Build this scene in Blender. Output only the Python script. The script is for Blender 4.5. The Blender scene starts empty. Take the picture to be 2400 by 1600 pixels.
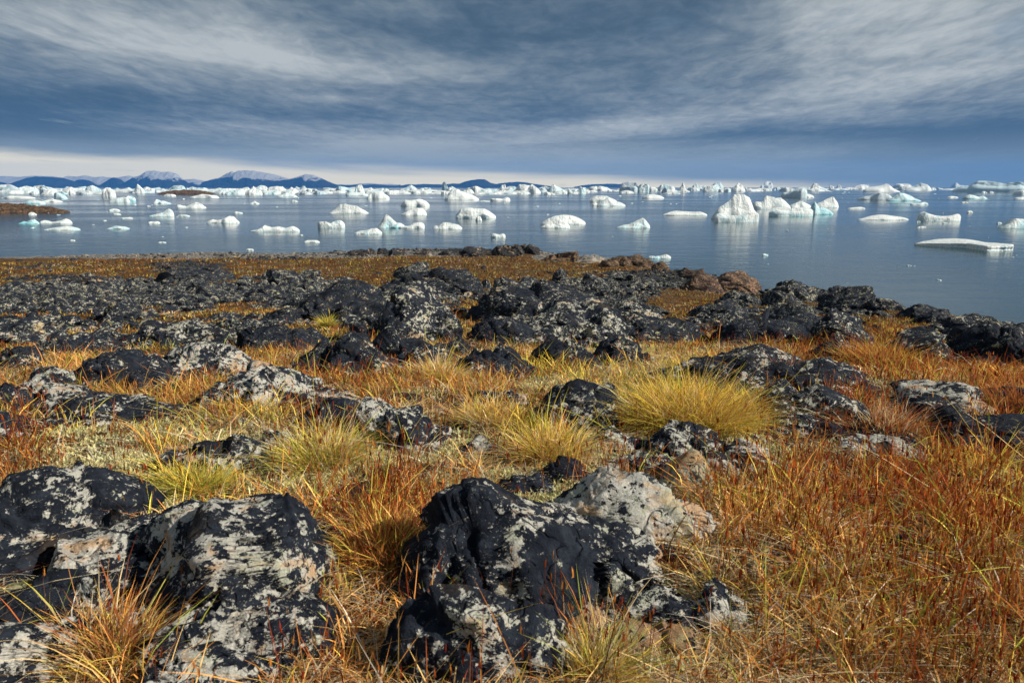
import bpy, bmesh, math, random
import numpy as np
from mathutils import Vector

# ------------------------------------------------------------------ camera, sky, sun, exposure
C = bpy.context.scene.collection
SC = bpy.context.scene
EYE = 16.0                      # metres above the sea
TH = math.radians(12.74)        # pitch down
cam_d = bpy.data.cameras.new('camera'); cam = bpy.data.objects.new('camera', cam_d); C.objects.link(cam)
cam.location = (0, 0, EYE); cam.rotation_euler = (math.pi/2 - TH, 0, 0)
cam_d.lens = 24; cam_d.sensor_width = 36; cam_d.clip_start = 0.05; cam_d.clip_end = 200000
cam_d.dof.use_dof = True; cam_d.dof.focus_distance = 7.5; cam_d.dof.aperture_fstop = 6.3
SC.camera = cam
SUN_AZ = math.radians(108)      # clockwise from the view direction
SUN_EL = math.radians(33)
SC.view_settings.view_transform = 'Standard'; SC.view_settings.look = 'None'
SC.view_settings.gamma = 1; SC.view_settings.exposure = 0.5
SC.cycles.use_denoising = True
SC.cycles.max_bounces = 6; SC.cycles.diffuse_bounces = 2; SC.cycles.glossy_bounces = 2
SC.cycles.transparent_max_bounces = 4; SC.cycles.volume_bounces = 0

class NT:
    """small helper that writes node trees as expressions"""
    def __init__(s, nt): s.nt = nt; s.n = nt.nodes; s.l = nt.links
    def inp(s, node, k, v):
        if v is None: return
        if isinstance(v, bpy.types.NodeSocket): s.l.new(v, node.inputs[k])
        else:
            if isinstance(v, tuple) and len(v) == 3 and node.inputs[k].type == 'RGBA': v = (*v, 1)
            node.inputs[k].default_value = v
    def m(s, op, a, b=None, c=None, clamp=False):
        x = s.n.new('ShaderNodeMath'); x.operation = op; x.use_clamp = clamp
        s.inp(x, 0, a); s.inp(x, 1, b); s.inp(x, 2, c); return x.outputs[0]
    def vm(s, op, a, b=None):
        x = s.n.new('ShaderNodeVectorMath'); x.operation = op
        s.inp(x, 0, a); s.inp(x, 1, b); return x.outputs[0]
    def mix(s, f, a, b):
        x = s.n.new('ShaderNodeMix'); x.data_type = 'RGBA'; x.clamp_factor = True
        s.inp(x, 0, f); s.inp(x, 6, a); s.inp(x, 7, b); return x.outputs[2]
    def ramp(s, v, lo, hi, a=0.0, b=1.0):
        x = s.n.new('ShaderNodeMapRange'); x.interpolation_type = 'SMOOTHSTEP'
        for k, q in enumerate((v, lo, hi, a, b)): s.inp(x, k, q)
        return x.outputs[0]
    def noise(s, vec, scale, det=4, rough=.55, dist=0.0, lac=2.0):
        x = s.n.new('ShaderNodeTexNoise'); s.inp(x, 'Vector', vec); s.inp(x, 'Scale', scale)
        s.inp(x, 'Detail', float(det)); s.inp(x, 'Roughness', rough); s.inp(x, 'Distortion', dist); s.inp(x, 'Lacunarity', lac)
        return x.outputs[0]
    def vor(s, vec, scale, feat='F1', rnd=1.0):
        x = s.n.new('ShaderNodeTexVoronoi'); x.feature = feat; s.inp(x, 'Vector', vec); s.inp(x, 'Scale', scale)
        s.inp(x, 'Randomness', rnd); return x.outputs[0]
    def comb(s, x, y, z):
        q = s.n.new('ShaderNodeCombineXYZ'); s.inp(q, 0, x); s.inp(q, 1, y); s.inp(q, 2, z); return q.outputs[0]
    def sep(s, v):
        q = s.n.new('ShaderNodeSeparateXYZ'); s.inp(q, 0, v); return q.outputs
    def bump(s, h, strength, dist, normal=None):
        x = s.n.new('ShaderNodeBump'); s.inp(x, 'Strength', strength); s.inp(x, 'Distance', dist); s.inp(x, 'Height', h)
        if normal: s.inp(x, 'Normal', normal)
        return x.outputs[0]

world = bpy.data.worlds.new('World'); SC.world = world; world.use_nodes = True
W = NT(world.node_tree); W.n.clear()
def build_sky():
    out = W.n.new('ShaderNodeOutputWorld'); bg = W.n.new('ShaderNodeBackground')
    sky = W.n.new('ShaderNodeTexSky'); sky.sky_type = 'NISHITA'; sky.sun_disc = False
    sky.sun_elevation = SUN_EL; sky.sun_rotation = SUN_AZ
    tc = W.n.new('ShaderNodeTexCoord').outputs['Generated']
    x, y, z = W.sep(tc)
    ya = W.m('MAXIMUM', W.m('ABSOLUTE', y), 0.05)
    s = W.m('DIVIDE', x, ya); t = W.m('MAXIMUM', W.m('DIVIDE', z, W.m('SQRT', W.m('ADD', W.m('MULTIPLY', x, x), W.m('MULTIPLY', y, y)))), 0.0)
    zz = W.m('ADD', t, 0.085)
    P = W.comb(W.m('DIVIDE', W.m('SUBTRACT', s, 0.07), zz), W.m('DIVIDE', 1.6, zz), 0.0)
    P1 = W.vm('MULTIPLY', P, (1.0, .55, 1.0))
    wisp = W.noise(P1, 1.15, 9, .62, .7)
    broad = W.noise(W.vm('ADD', P1, (7.3, 2.1, 4.0)), .42, 4, .5, .5)
    fine = W.noise(W.vm('MULTIPLY', P, (1.7, .75, 1)), 4.6, 6, .62, .5)
    # horizontal shelves of cloud low over the horizon
    low = W.noise(W.comb(W.m('MULTIPLY', s, 1.6), W.m('MULTIPLY', t, 26.0), 3.0), 1.0, 6, .58, .6)
    def blob(s0, t0, rs, rt, tilt=0.0):
        ds = W.m('SUBTRACT', s, s0); dt = W.m('SUBTRACT', W.m('SUBTRACT', t, t0), W.m('MULTIPLY', ds, tilt))
        a = W.m('DIVIDE', ds, rs); b = W.m('DIVIDE', dt, rt)
        q = W.m('ADD', W.m('MULTIPLY', a, a), W.m('MULTIPLY', b, b))
        return W.m('EXPONENT', W.m('MULTIPLY', q, -1.0))
    L = None
    for (s0, t0, rs, rt, tl, w) in SKY_BLOBS:
        q = W.m('MULTIPLY', blob(s0, t0, rs, rt, tl), w*1.3)
        L = q if L is None else W.m('ADD', L, q)
    lowmix = W.ramp(t, .05, .13)
    tex = W.m('ADD', W.m('MULTIPLY', W.m('SUBTRACT', wisp, .5), W.m('MULTIPLY_ADD', lowmix, .45, .45)),
              W.m('MULTIPLY', W.m('SUBTRACT', low, .5), W.m('MULTIPLY_ADD', lowmix, -.95, 1.2)))
    tex = W.m('ADD', tex, W.m('MULTIPLY', W.m('SUBTRACT', broad, .5), .6))
    tex = W.m('ADD', tex, W.m('MULTIPLY', W.m('SUBTRACT', fine, .5), .48))
    v = W.m('ADD', W.m('ADD', L, .41), W.m('MULTIPLY', tex, 1.25))
    cr = W.n.new('ShaderNodeValToRGB'); W.l.new(v, cr.inputs[0])
    e = cr.color_ramp; e.interpolation = 'B_SPLINE'
    cols = [(0.0, (.048, .080, .118)), (.25, (.082, .121, .162)), (.5, (.158, .197, .226)), (.75, (.278, .310, .322)), (1.0, (.43, .45, .445))]
    e.elements[0].position = 0; e.elements[0].color = (*cols[0][1], 1)
    e.elements[1].position = 1; e.elements[1].color = (*cols[4][1], 1)
    for p, c in cols[1:4]:
        q = e.elements.new(p); q.color = (*c, 1)
    cloud = cr.outputs[0]
    # clear strip under the cloud deck: pale cream on the left and centre
    edge = W.m('ADD', W.m('MULTIPLY_ADD', W.m('SUBTRACT', s, 0.0), -.034, .014), W.m('MULTIPLY', W.m('SUBTRACT', low, .5), .034))
    strip = W.m('MULTIPLY', W.ramp(W.m('SUBTRACT', t, edge), -.006, .010, 1.0, 0.0), W.ramp(s, .30, .70, 1.0, 0.0))
    glow = W.m('MULTIPLY', W.ramp(t, .02, .075, 1.0, 0.0), W.ramp(s, .05, .62, .60, .30))
    cream = (1.15, .98, .60)
    cloud = W.mix(W.ramp(t, .012, .095, .62, 0.0), cloud, (.115, .135, .105))
    col = W.mix(glow, cloud, (.44, .47, .43)); col = W.mix(W.m('MULTIPLY', strip, .95), col, cream)
    # thin gaps where the blue of the sky shows through
    gap = W.m('MULTIPLY', W.ramp(W.noise(W.vm('ADD', P1, (1.0, 9.0, 2.0)), 1.3, 6, .6, .4), .60, .72), .35)
    skyb = W.n.new('ShaderNodeVectorMath'); skyb.operation = 'SCALE'; W.l.new(sky.outputs[0], skyb.inputs[0]); skyb.inputs['Scale'].default_value = .06
    col = W.mix(gap, col, skyb.outputs[0])
    W.l.new(col, bg.inputs[0]); bg.inputs[1].default_value = 0.92
    W.l.new(bg.outputs[0], out.inputs[0])
#            s      t     rs    rt    tilt   weight
SKY_BLOBS = [(-.50, .175, .42, .035, -.085, .34), (-.20, .150, .22, .020, -.10, .18), (-.62, .235, .25, .03, -.1, .10),
             (.58, .200, .22, .075, .08, .46), (.42, .11, .35, .022, .07, .20), (.10, .080, .22, .010, .02, .16),
             (-.17, .055, .13, .016, .0, .26), (-.42, .072, .17, .012, -.02, .20), (-.25, .115, .06, .006, 0, .22), (-.02, .032, .42, .026, 0, .28),
             (.10, .215, .36, .075, .02, -.16), (-.70, .085, .28, .045, 0, -.30), (.66, .058, .30, .030, .0, -.22),
             (.32, .070, .10, .012, .1, -.14), (-.02, .125, .45, .018, -.04, -.10)]
build_sky()
sun_d = bpy.data.lights.new('sun', 'SUN'); sun = bpy.data.objects.new('sun', sun_d); C.objects.link(sun)
sun_d.energy = 4.6; sun_d.angle = math.radians(.6); sun_d.color = (1.0, .93, .80)
_d = Vector((math.sin(SUN_AZ)*math.cos(SUN_EL), math.cos(SUN_AZ)*math.cos(SUN_EL), math.sin(SUN_EL)))
sun.rotation_euler = _d.to_track_quat('Z', 'Y').to_euler(); sun.location = (0, 0, 60)

# ------------------------------------------------------------------ numpy noise
_rng = np.random.default_rng(11)
_PERM = _rng.permutation(4096).astype(np.int64); _PERM = np.concatenate([_PERM, _PERM])
_G = _rng.normal(size=(4096, 3)); _G /= np.linalg.norm(_G, axis=1)[:, None]
def perlin(p):
    i = np.floor(p).astype(np.int64); f = p - i; u = f*f*f*(f*(f*6-15)+10)
    i &= 4095; res = np.zeros(len(p))
    for dx in (0, 1):
        wx = u[:, 0] if dx else 1-u[:, 0]
        a = _PERM[(i[:, 0]+dx) & 4095]
        for dy in (0, 1):
            wy = u[:, 1] if dy else 1-u[:, 1]
            b = _PERM[(a+i[:, 1]+dy) & 4095]
            for dz in (0, 1):
                wz = u[:, 2] if dz else 1-u[:, 2]
                g = _G[_PERM[(b+i[:, 2]+dz) & 4095]]
                res += wx*wy*wz*(g[:, 0]*(f[:, 0]-dx)+g[:, 1]*(f[:, 1]-dy)+g[:, 2]*(f[:, 2]-dz))
    return res*1.5
def fbm(p, octs=5, gain=.5, ridged=False):
    a, s, out = 1.0, 0.0, np.zeros(len(p)); q = p.copy()
    for _ in range(octs):
        n = perlin(q)
        if ridged: n = 1-2*np.abs(n)*1.4
        out += a*n; s += a; a *= gain; q = q*2.03+17.7
    return out/s
def P3(x, y, z=0.0): return np.stack([x, y, np.zeros_like(x)+z], 1)
def sstep(x, a, b):
    t = np.clip((x-a)/(b-a), 0, 1); return t*t*(3-2*t)

# ------------------------------------------------------------------ picture <-> place
FX = 1600.0; cT, sT = math.cos(TH), math.sin(TH)
def ray(px, py):
    dx = (px-1200)/FX; dy = (800-py)/FX
    return dx, cT+dy*sT, -sT+dy*cT
def project(x, y, z):
    zz = z-EYE; f = y*cT-zz*sT; u = y*sT+zz*cT; f = np.where(f < .05, .05, f)
    return 1200+FX*x/f, 800-FX*u/f
def sea(px, py):
    dx, dy, dz = ray(px, py); k = -EYE/dz; return dx*k, dy*k
def z_at(px, py, Y):
    dx, dy, dz = ray(px, py); return EYE+dz*Y/dy

# land: per column, the forward distance of the ground seen at each picture row, then its fall to the sea
NEAR = [(1600, 1.85), (1300, 2.62), (1100, 3.65), (950, 5.3), (880, 7.0)]
COLS = [
 (-700, [(840, 9), (800, 13), (760, 20), (700, 42), (650, 85), (620, 125), (597, 160)], 178),
 (0,    [(840, 9.5), (800, 14), (760, 21), (700, 42), (650, 85), (620, 125), (597, 160)], 178),
 (400,  [(840, 9.5), (800, 14), (760, 21), (700, 42), (650, 80), (620, 120), (593, 162)], 178),
 (800,  [(840, 9), (800, 12.5), (760, 18), (720, 27), (680, 48), (640, 90), (610, 125), (592, 158)], 176),
 (1000, [(840, 9), (800, 12.0), (760, 16), (700, 23), (660, 42), (630, 85), (605, 125), (584, 152)], 172),
 (1200, [(840, 9), (800, 12.0), (760, 17), (720, 26), (680, 48), (640, 85), (610, 120), (581, 146)], 166),
 (1330, [(840, 9), (800, 12.5), (760, 18), (735, 26), (690, 52), (650, 80), (615, 118), (596, 140)], 160),
 (1480, [(840, 9), (800, 13), (775, 18), (745, 28), (700, 52), (655, 80), (625, 108), (608, 126)], 146),
 (1600, [(840, 9), (805, 13), (780, 19), (750, 30), (705, 55), (665, 78), (638, 100)], 118),
 (1740, [(840, 9), (805, 13), (780, 19), (750, 32), (710, 56), (690, 68), (655, 90)], 102),
 (1775, [(840, 9), (805, 13), (780, 19), (750, 31), (710, 53), (690, 62)], 84),
 (1840, [(840, 9), (805, 13), (780, 18), (750, 30), (710, 48), (676, 60)], 80),
 (2000, [(840, 9), (810, 12), (785, 17), (755, 28), (720, 42), (698, 54)], 74),
 (2200, [(850, 9), (820, 12), (800, 16), (770, 26), (733, 41)], 60),
 (2400, [(860, 8.5), (840, 11), (820, 15), (790, 23), (766, 33)], 52),
 (2900, [(880, 8), (865, 10), (850, 14), (830, 24)], 42),
]
RS = np.exp(np.linspace(math.log(.05), math.log(400), 900))
def _column(px, rows, rsea):
    az = math.atan2((px-1200)/FX, cT+sT*(800-700)/FX)
    r, z = [], []
    for (py, D) in (NEAR+rows):
        k = math.tan(az)*(cT+sT*(800-py)/FX)
        dx, dy, dz = k, cT+(800-py)/FX*sT, -sT+(800-py)/FX*cT
        rr = D/math.cos(az); r.append(rr); z.append(EYE+dz*D/dy)
    r = [0.0]+r+[rsea/math.cos(az)*1.0, rsea/math.cos(az)+30, 500]; z = [z[0]+.02]+z+[-1.0, -6.0, -8.0]
    return az, np.interp(RS, r, z)
_cz = [_column(*c) for c in COLS]
_AZ = np.array([a for a, _ in _cz]); _Z = np.array([q for _, q in _cz])
for _k in range(4): _Z[:, 1:-1] = (_Z[:, :-2]+2*_Z[:, 1:-1]+_Z[:, 2:])/4
def base_z(x, y):
    r = np.hypot(x, y); az = np.clip(np.arctan2(x, y), _AZ[0], _AZ[-1])
    i = np.clip(np.searchsorted(_AZ, az)-1, 0, len(_AZ)-2); f = (az-_AZ[i])/(_AZ[i+1]-_AZ[i]); f = f*f*(3-2*f)
    t = np.clip((np.log(np.maximum(r, .05))-math.log(.05))/(math.log(400)-math.log(.05))*899, 0, 898.999)
    j = t.astype(int); g = t-j
    a = _Z[i, j]*(1-g)+_Z[i, j+1]*g; b = _Z[i+1, j]*(1-g)+_Z[i+1, j+1]*g
    return a*(1-f)+b*f
def blobs(px, py, L):
    m = np.zeros_like(px)
    for (cx, cy, rx, ry, w) in L:
        m = np.maximum(m, w*np.exp(-(((px-cx)/rx)**2+((py-cy)/ry)**2)))
    return m
ROCKY = [(250, 700, 430, 52, 1.15), (620, 690, 220, 40, 1.1), (440, 625, 170, 20, .95), (60, 770, 260, 38, 1.0), (600, 770, 200, 26, .8), (1450, 670, 200, 32, 1.1), (1600, 650, 150, 25, 1.0),
         (850, 590, 120, 10, 1.2), (1210, 585, 130, 12, 1.2), (1030, 590, 90, 7, 1.0), (1690, 655, 90, 35, 1.2), (1900, 690, 200, 20, .72), (2000, 745, 160, 40, .55), (1800, 760, 170, 36, .9),
         (2330, 800, 190, 50, 1.1), (1350, 715, 230, 55, 1.1), (1000, 690, 150, 60, .9), (1330, 800, 230, 22, .85), (450, 800, 330, 24, .9), (850, 760, 160, 25, .8), (2150, 720, 120, 18, .8), (300, 600, 700, 7, .62), (150, 625, 300, 8, .45), (600, 605, 200, 10, .6)]
def masks(x, y, z):
    """rock share, gravel share, heath share, lichen share of the ground at a place"""
    px, py = project(x, y, z); r = np.hypot(x, y)
    n = fbm(P3(np.log(np.maximum(r, .3))*7, np.arctan2(x, y)*9), 4)
    n2 = fbm(P3(x/np.maximum(r, 1)**.5*.9, y/np.maximum(r, 1)**.5*.9, 5.), 4)
    rock = np.clip((blobs(px, py, ROCKY)+.95*n+.55*n2-.46)*3.2, 0, 1)*sstep(r, 8, 12)
    grav = np.clip((blobs(px, py, [(1390, 600, 150, 16, 1.4), (200, 598, 1000, 9, 1.3), (900, 592, 200, 6, .9), (1560, 628, 60, 14, .7)])+.5*n-.45)*4, 0, 1)*sstep(r, 95, 125)
    lich = np.clip((n2+.1)*2.2, 0, 1)
    return rock, grav, lich
def G(x, y, full=False):
    x = np.atleast_1d(np.asarray(x, float)); y = np.atleast_1d(np.asarray(y, float))
    b = base_z(x, y); r = np.hypot(x, y)
    rock, grav, lich = masks(x, y, b)
    amp = np.where(r < 12, .012*r, .144+(r-12)*.006); amp = np.minimum(amp, .6)
    sc = 1/np.maximum(.35*np.maximum(r, 1)**.75, .3)
    # two fixed bands of relief, blended with distance, so it stays plain terrain
    z = b + .055*fbm(P3(x*1.6, y*1.6), 4) + .34*sstep(r, 4, 20)*fbm(P3(x*.30, y*.30, 3.), 4) + .7*sstep(r, 30, 90)*fbm(P3(x*.07, y*.07, 8.), 5)*sstep(b, -.5, 4)
    rr = fbm(P3(x*.55, y*.42, 1.), 5, .6, True); r2 = fbm(P3(x*.16, y*.11, 6.), 5, .6, True)
    z = z+rock*(sstep(r, 8, 20)*(.17*(rr-.2))+sstep(r, 25, 70)*(.42*(r2-.25)))
    if full: return z, rock, grav, lich
    return z
def ground_hit(px, py):
    """where the line of sight through a picture point meets the land"""
    dx, dy, dz = ray(px, py); D = np.exp(np.linspace(math.log(1.0), math.log(175), 1500))
    k = D/dy; z = G(dx*k, D); over = (EYE+dz*k)-z
    j = np.argmax(over < 0) if (over < 0).any() else len(D)-1
    return dx*k[j], D[j], z[j]

# ------------------------------------------------------------------ object helpers
def mesh_np(name, V, F, mat, smooth=True, col=None, sizes=None):
    """V (n,3); F (m,3|4) or a flat index list with sizes"""
    me = bpy.data.meshes.new(name); V = np.asarray(V, np.float32)
    me.vertices.add(len(V)); me.vertices.foreach_set('co', V.ravel())
    if sizes is None: sizes = np.full(len(F), F.shape[1]); flat = F.ravel()
    else: flat = F
    me.loops.add(len(flat)); me.loops.foreach_set('vertex_index', flat.astype(np.int32))
    me.polygons.add(len(sizes)); st = np.concatenate([[0], np.cumsum(sizes)[:-1]])
    me.polygons.foreach_set('loop_start', st.astype(np.int32))
    try: me.polygons.foreach_set('loop_total', sizes.astype(np.int32))
    except Exception: pass
    me.polygons.foreach_set('use_smooth', np.full(len(sizes), bool(smooth)))
    if col is not None:
        a = me.color_attributes.new('Col', 'FLOAT_COLOR', 'POINT')
        c = np.ones((len(V), 4), np.float32); c[:, :col.shape[1]] = col; a.data.foreach_set('color', c.ravel())
    me.update(); me.validate(); me.materials.append(mat)
    return me
def put(name, me, loc=(0, 0, 0), parent=None, **props):
    o = bpy.data.objects.new(name, me); C.objects.link(o); o.location = loc
    if parent: o.parent = parent
    for k, v in props.items(): o[k] = v
    return o
_ico = {}
def ico(n):
    if n not in _ico:
        bm = bmesh.new(); bmesh.ops.create_icosphere(bm, subdivisions=n, radius=1)
        v = np.array([q.co[:] for q in bm.verts]); f = np.array([[q.index for q in p.verts] for p in bm.faces]); bm.free()
        _ico[n] = (v/np.linalg.norm(v, axis=1)[:, None], f)
    return _ico[n]

# ------------------------------------------------------------------ materials
def new_mat(name, rough=.9, spec=.2):
    m = bpy.data.materials.new(name); m.use_nodes = True; t = NT(m.node_tree)
    b = m.node_tree.nodes['Principled BSDF']; b.inputs['Roughness'].default_value = rough
    b.inputs['Specular IOR Level'].default_value = spec
    return m, t, b
def rock_material(name, white=.0, tan=0.0, scale=1.0, dark=(.009, .012, .020), pale=(.56, .545, .49), green=0.0):
    m, t, b = new_mat(name, .92, .14)
    tc = t.n.new('ShaderNodeTexCoord').outputs['Object']
    rnd = t.n.new('ShaderNodeObjectInfo').outputs['Random']
    p = t.vm('ADD', t.vm('SCALE', tc), t.comb(t.m('MULTIPLY', rnd, 40.), t.m('MULTIPLY', rnd, 91.), 0.))
    t.nt.nodes  # keep
    for nd in t.n:
        if nd.type == 'VECT_MATH' and nd.operation == 'SCALE': nd.inputs['Scale'].default_value = scale
    zone = t.noise(p, 3.4, 4, .55, .6)
    big = t.noise(p, 19., 10, .72, .25)
    sp = t.noise(p, 60., 6, .65, .2)
    crust = t.vor(t.vm('ADD', p, (3., 1., 2.)), 34., 'F1')
    th = t.m('ADD', t.m('MULTIPLY_ADD', zone, -.62, .932-white), t.m('MULTIPLY', t.m('SUBTRACT', rnd, .5), .07))
    m1 = t.ramp(t.m('SUBTRACT', big, th), -.003, .013)
    m2 = t.m('MULTIPLY', t.ramp(sp, .60-.18*white, .66-.18*white), t.ramp(zone, .38, .58))
    msk = t.m('MAXIMUM', m1, t.m('MULTIPLY', m2, .85))
    blobm = t.ramp(t.m('ADD', crust, t.m('MULTIPLY', t.m('SUBTRACT', sp, .5), .25)), .20, .27, 1., 0.)
    msk = t.m('MULTIPLY', msk, t.m('SUBTRACT', 1., t.m('MULTIPLY', blobm, t.ramp(t.noise(p, 5., 2), .48, .58))))
    fine = t.noise(p, 120., 4, .7)
    dk = t.mix(t.ramp(t.noise(p, 14., 6, .6), .40, .68), dark, (dark[0]*2.6, dark[1]*2.5, dark[2]*2.2))
    dk = t.mix(t.m('MULTIPLY', t.ramp(t.noise(p, 4.1, 5, .6), .56, .68), .6), dk, (.05, .034, .022))
    pl = t.mix(t.ramp(t.noise(p, 3.4, 4, .6, .5), .58-.25*tan, .68-.25*tan), pale, (pale[0]*1.05, pale[1]*.72, pale[2]*.48))
    pl = t.mix(t.ramp(fine, .3, .7), t.mix(.45, pl, (.10, .10, .10)), pl)
    pl = t.mix(t.m('MULTIPLY', t.ramp(t.noise(p, 7., 4, .6, .3), .55, .62), .35), pl, (pale[0]*.62, pale[1]*.72, pale[2]*.50))
    if green: pl = t.mix(t.m('MULTIPLY', t.ramp(t.noise(p, 6., 4), .5, .6), green), pl, (.36, .39, .20))
    col = t.mix(msk, dk, pl)
    t.l.new(col, b.inputs['Base Color'])
    h = t.m('ADD', t.m('MULTIPLY', t.noise(p, 11., 8, .65), 1.0), t.m('MULTIPLY', fine, .16))
    h = t.m('ADD', h, t.m('MULTIPLY', msk, .10))
    cr = t.vor(t.vm('ADD', p, t.vm('MULTIPLY', t.comb(t.noise(p, 4., 3), t.noise(p, 3., 3), 0.), (.6, .6, 0.))), 2.4, 'DISTANCE_TO_EDGE')
    h = t.m('SUBTRACT', h, t.ramp(cr, .0, .03, .35, 0.))
    t.l.new(t.bump(h, .9, .05/scale), b.inputs['Normal'])
    return m
M_DARK = rock_material('lichen_rock_dark', -.01)
M_SPEC = rock_material('lichen_rock_speckled', .075)
M_WHITE = rock_material('lichen_rock_whitened', .12)
M_BARE = rock_material('bare_stone_patched', .17, .2)
M_PALE = rock_material('pale_stone', .55, .45, pale=(.42, .39, .29))
M_TAN = rock_material('tan_stone', .24, 1.0, pale=(.33, .27, .20), green=.5)
M_MID = rock_material('distant_lichen_rock', .012, .0, scale=.9, green=.7)
M_MIDW = rock_material('distant_pale_lichen_rock', .055, .0, scale=.85, green=.3)
M_FAR = rock_material('far_rock', .0, .5, scale=.16, dark=(.018, .019, .024))
M_CLIFF = rock_material('red_cliff_rock', .08, .7, scale=.4, dark=(.035, .024, .022), pale=(.34, .29, .25))
M_BEACH = rock_material('beach_stone', .16, .2, scale=.35, dark=(.04, .04, .045), pale=(.36, .34, .31))
M_BANK = rock_material('brown_bank_rock', .035, .9, scale=.5, dark=(.030, .023, .019), pale=(.36, .30, .23))
M_ISLE = rock_material('island_rock', .10, .8, scale=.22, dark=(.022, .018, .017), pale=(.20, .15, .08))

def blade_material():
    m = bpy.data.materials.new('grass_blades'); m.use_nodes = True; t = NT(m.node_tree); t.n.clear()
    out = t.n.new('ShaderNodeOutputMaterial'); a = t.n.new('ShaderNodeAttribute'); a.attribute_name = 'Col'
    d = t.n.new('ShaderNodeBsdfDiffuse'); tr = t.n.new('ShaderNodeBsdfTranslucent'); mx = t.n.new('ShaderNodeMixShader')
    t.l.new(a.outputs['Color'], d.inputs[0]); t.l.new(a.outputs['Color'], tr.inputs[0]); mx.inputs[0].default_value = .28
    t.l.new(d.outputs[0], mx.inputs[1]); t.l.new(tr.outputs[0], mx.inputs[2]); t.l.new(mx.outputs[0], out.inputs[0]); return m
M_BLADE = blade_material()

def ground_material():
    m, t, b = new_mat('tundra_ground', .95, .1)
    a = t.n.new('ShaderNodeAttribute'); a.attribute_name = 'Col'; s3 = t.n.new('ShaderNodeSeparateColor'); t.l.new(a.outputs['Color'], s3.inputs[0])
    rock, grav, lich = s3.outputs[0], s3.outputs[1], s3.outputs[2]
    g = t.n.new('ShaderNodeNewGeometry').outputs['Position']
    x, y, z = t.sep(g); r = t.m('SQRT', t.m('ADD', t.m('MULTIPLY', x, x), t.m('MULTIPLY', y, y)))
    far = t.ramp(r, 9., 22.); vfar = t.ramp(r, 50., 110.)
    n_f = t.noise(g, 38., 6, .65); n_m = t.noise(g, 7., 6, .65, .5); n_l = t.noise(g, 1.3, 6, .62, .5); n_x = t.noise(g, .30, 6, .62, .5)
    # near: brown litter with pale lichen mats
    soil = t.mix(t.ramp(n_f, .38, .66), (.022, .014, .009), (.10, .058, .026))
    mat_ = t.mix(t.ramp(n_f, .42, .62), (.11, .11, .050), (.38, .37, .22))
    lm = t.ramp(t.m('ADD', t.m('MULTIPLY', lich, .36), n_m), .62, .72)
    near = t.mix(lm, soil, mat_)
    # middle: rusty heath with yellow-green lichen streaks and dark stone
    heath = t.mix(t.ramp(n_m, .36, .66), (.040, .020, .010), (.21, .090, .024))
    heath = t.mix(t.m('MULTIPLY', t.ramp(n_l, .50, .66), .6), heath, (.20, .135, .05))
    heath = t.mix(t.m('MULTIPLY', t.ramp(n_f, .40, .60, 1., 0.), .55), heath, (.030, .018, .012))
    heath = t.mix(t.m('MULTIPLY', t.ramp(n_x, .46, .62), .65), heath, t.mix(n_m, (.05, .035, .02), (.16, .11, .06)))
    yl = t.ramp(t.noise(t.vm('ADD', g, (31., 5., 0.)), 1.5, 7, .68, .6), .585, .63)
    heath = t.mix(t.m('MULTIPLY', yl, .75), heath, t.mix(n_m, (.17, .16, .05), (.36, .33, .14)))
    stone = t.mix(t.ramp(n_m, .42, .64), (.012, .015, .022), (.060, .063, .070))
    sp = t.ramp(t.noise(g, 5.5, 8, .75), .585, .63)
    stone = t.mix(t.m('MULTIPLY', sp, .8), stone, (.30, .30, .27))
    rk = t.ramp(t.m('ADD', rock, t.m('MULTIPLY', t.m('SUBTRACT', n_m, .5), 1.6)), .36, .56)
    yl2 = t.m('MULTIPLY', t.ramp(t.noise(t.vm('ADD', g, (3., 55., 0.)), 1.0, 7, .7, .5), .575, .61), .85)
    stone = t.mix(yl2, stone, t.mix(n_m, (.16, .15, .055), (.34, .32, .15)))
    mid = t.mix(rk, heath, stone)
    # beach
    gv = t.mix(t.ramp(t.noise(g, 1.6, 6, .8), .40, .62), (.08, .075, .075), (.30, .285, .26))
    mid = t.mix(t.ramp(t.m('ADD', grav, t.m('MULTIPLY', t.m('SUBTRACT', n_l, .5), 1.4)), .38, .52), mid, gv)
    wet = t.ramp(z, .15, .8, .8, 0.)
    mid = t.mix(wet, mid, (.022, .020, .020))
    col = t.mix(far, near, mid)
    t.l.new(col, b.inputs['Base Color'])
    h = t.m('ADD', t.m('MULTIPLY', n_f, .30), t.m('MULTIPLY', n_m, t.m('MULTIPLY_ADD', far, 1.6, .5)))
    h = t.m('ADD', h, t.m('MULTIPLY', n_l, t.m('MULTIPLY', vfar, 3.0)))
    t.l.new(t.bump(h, 1.0, .10), b.inputs['Normal'])
    return m
M_GROUND = ground_material()

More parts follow.
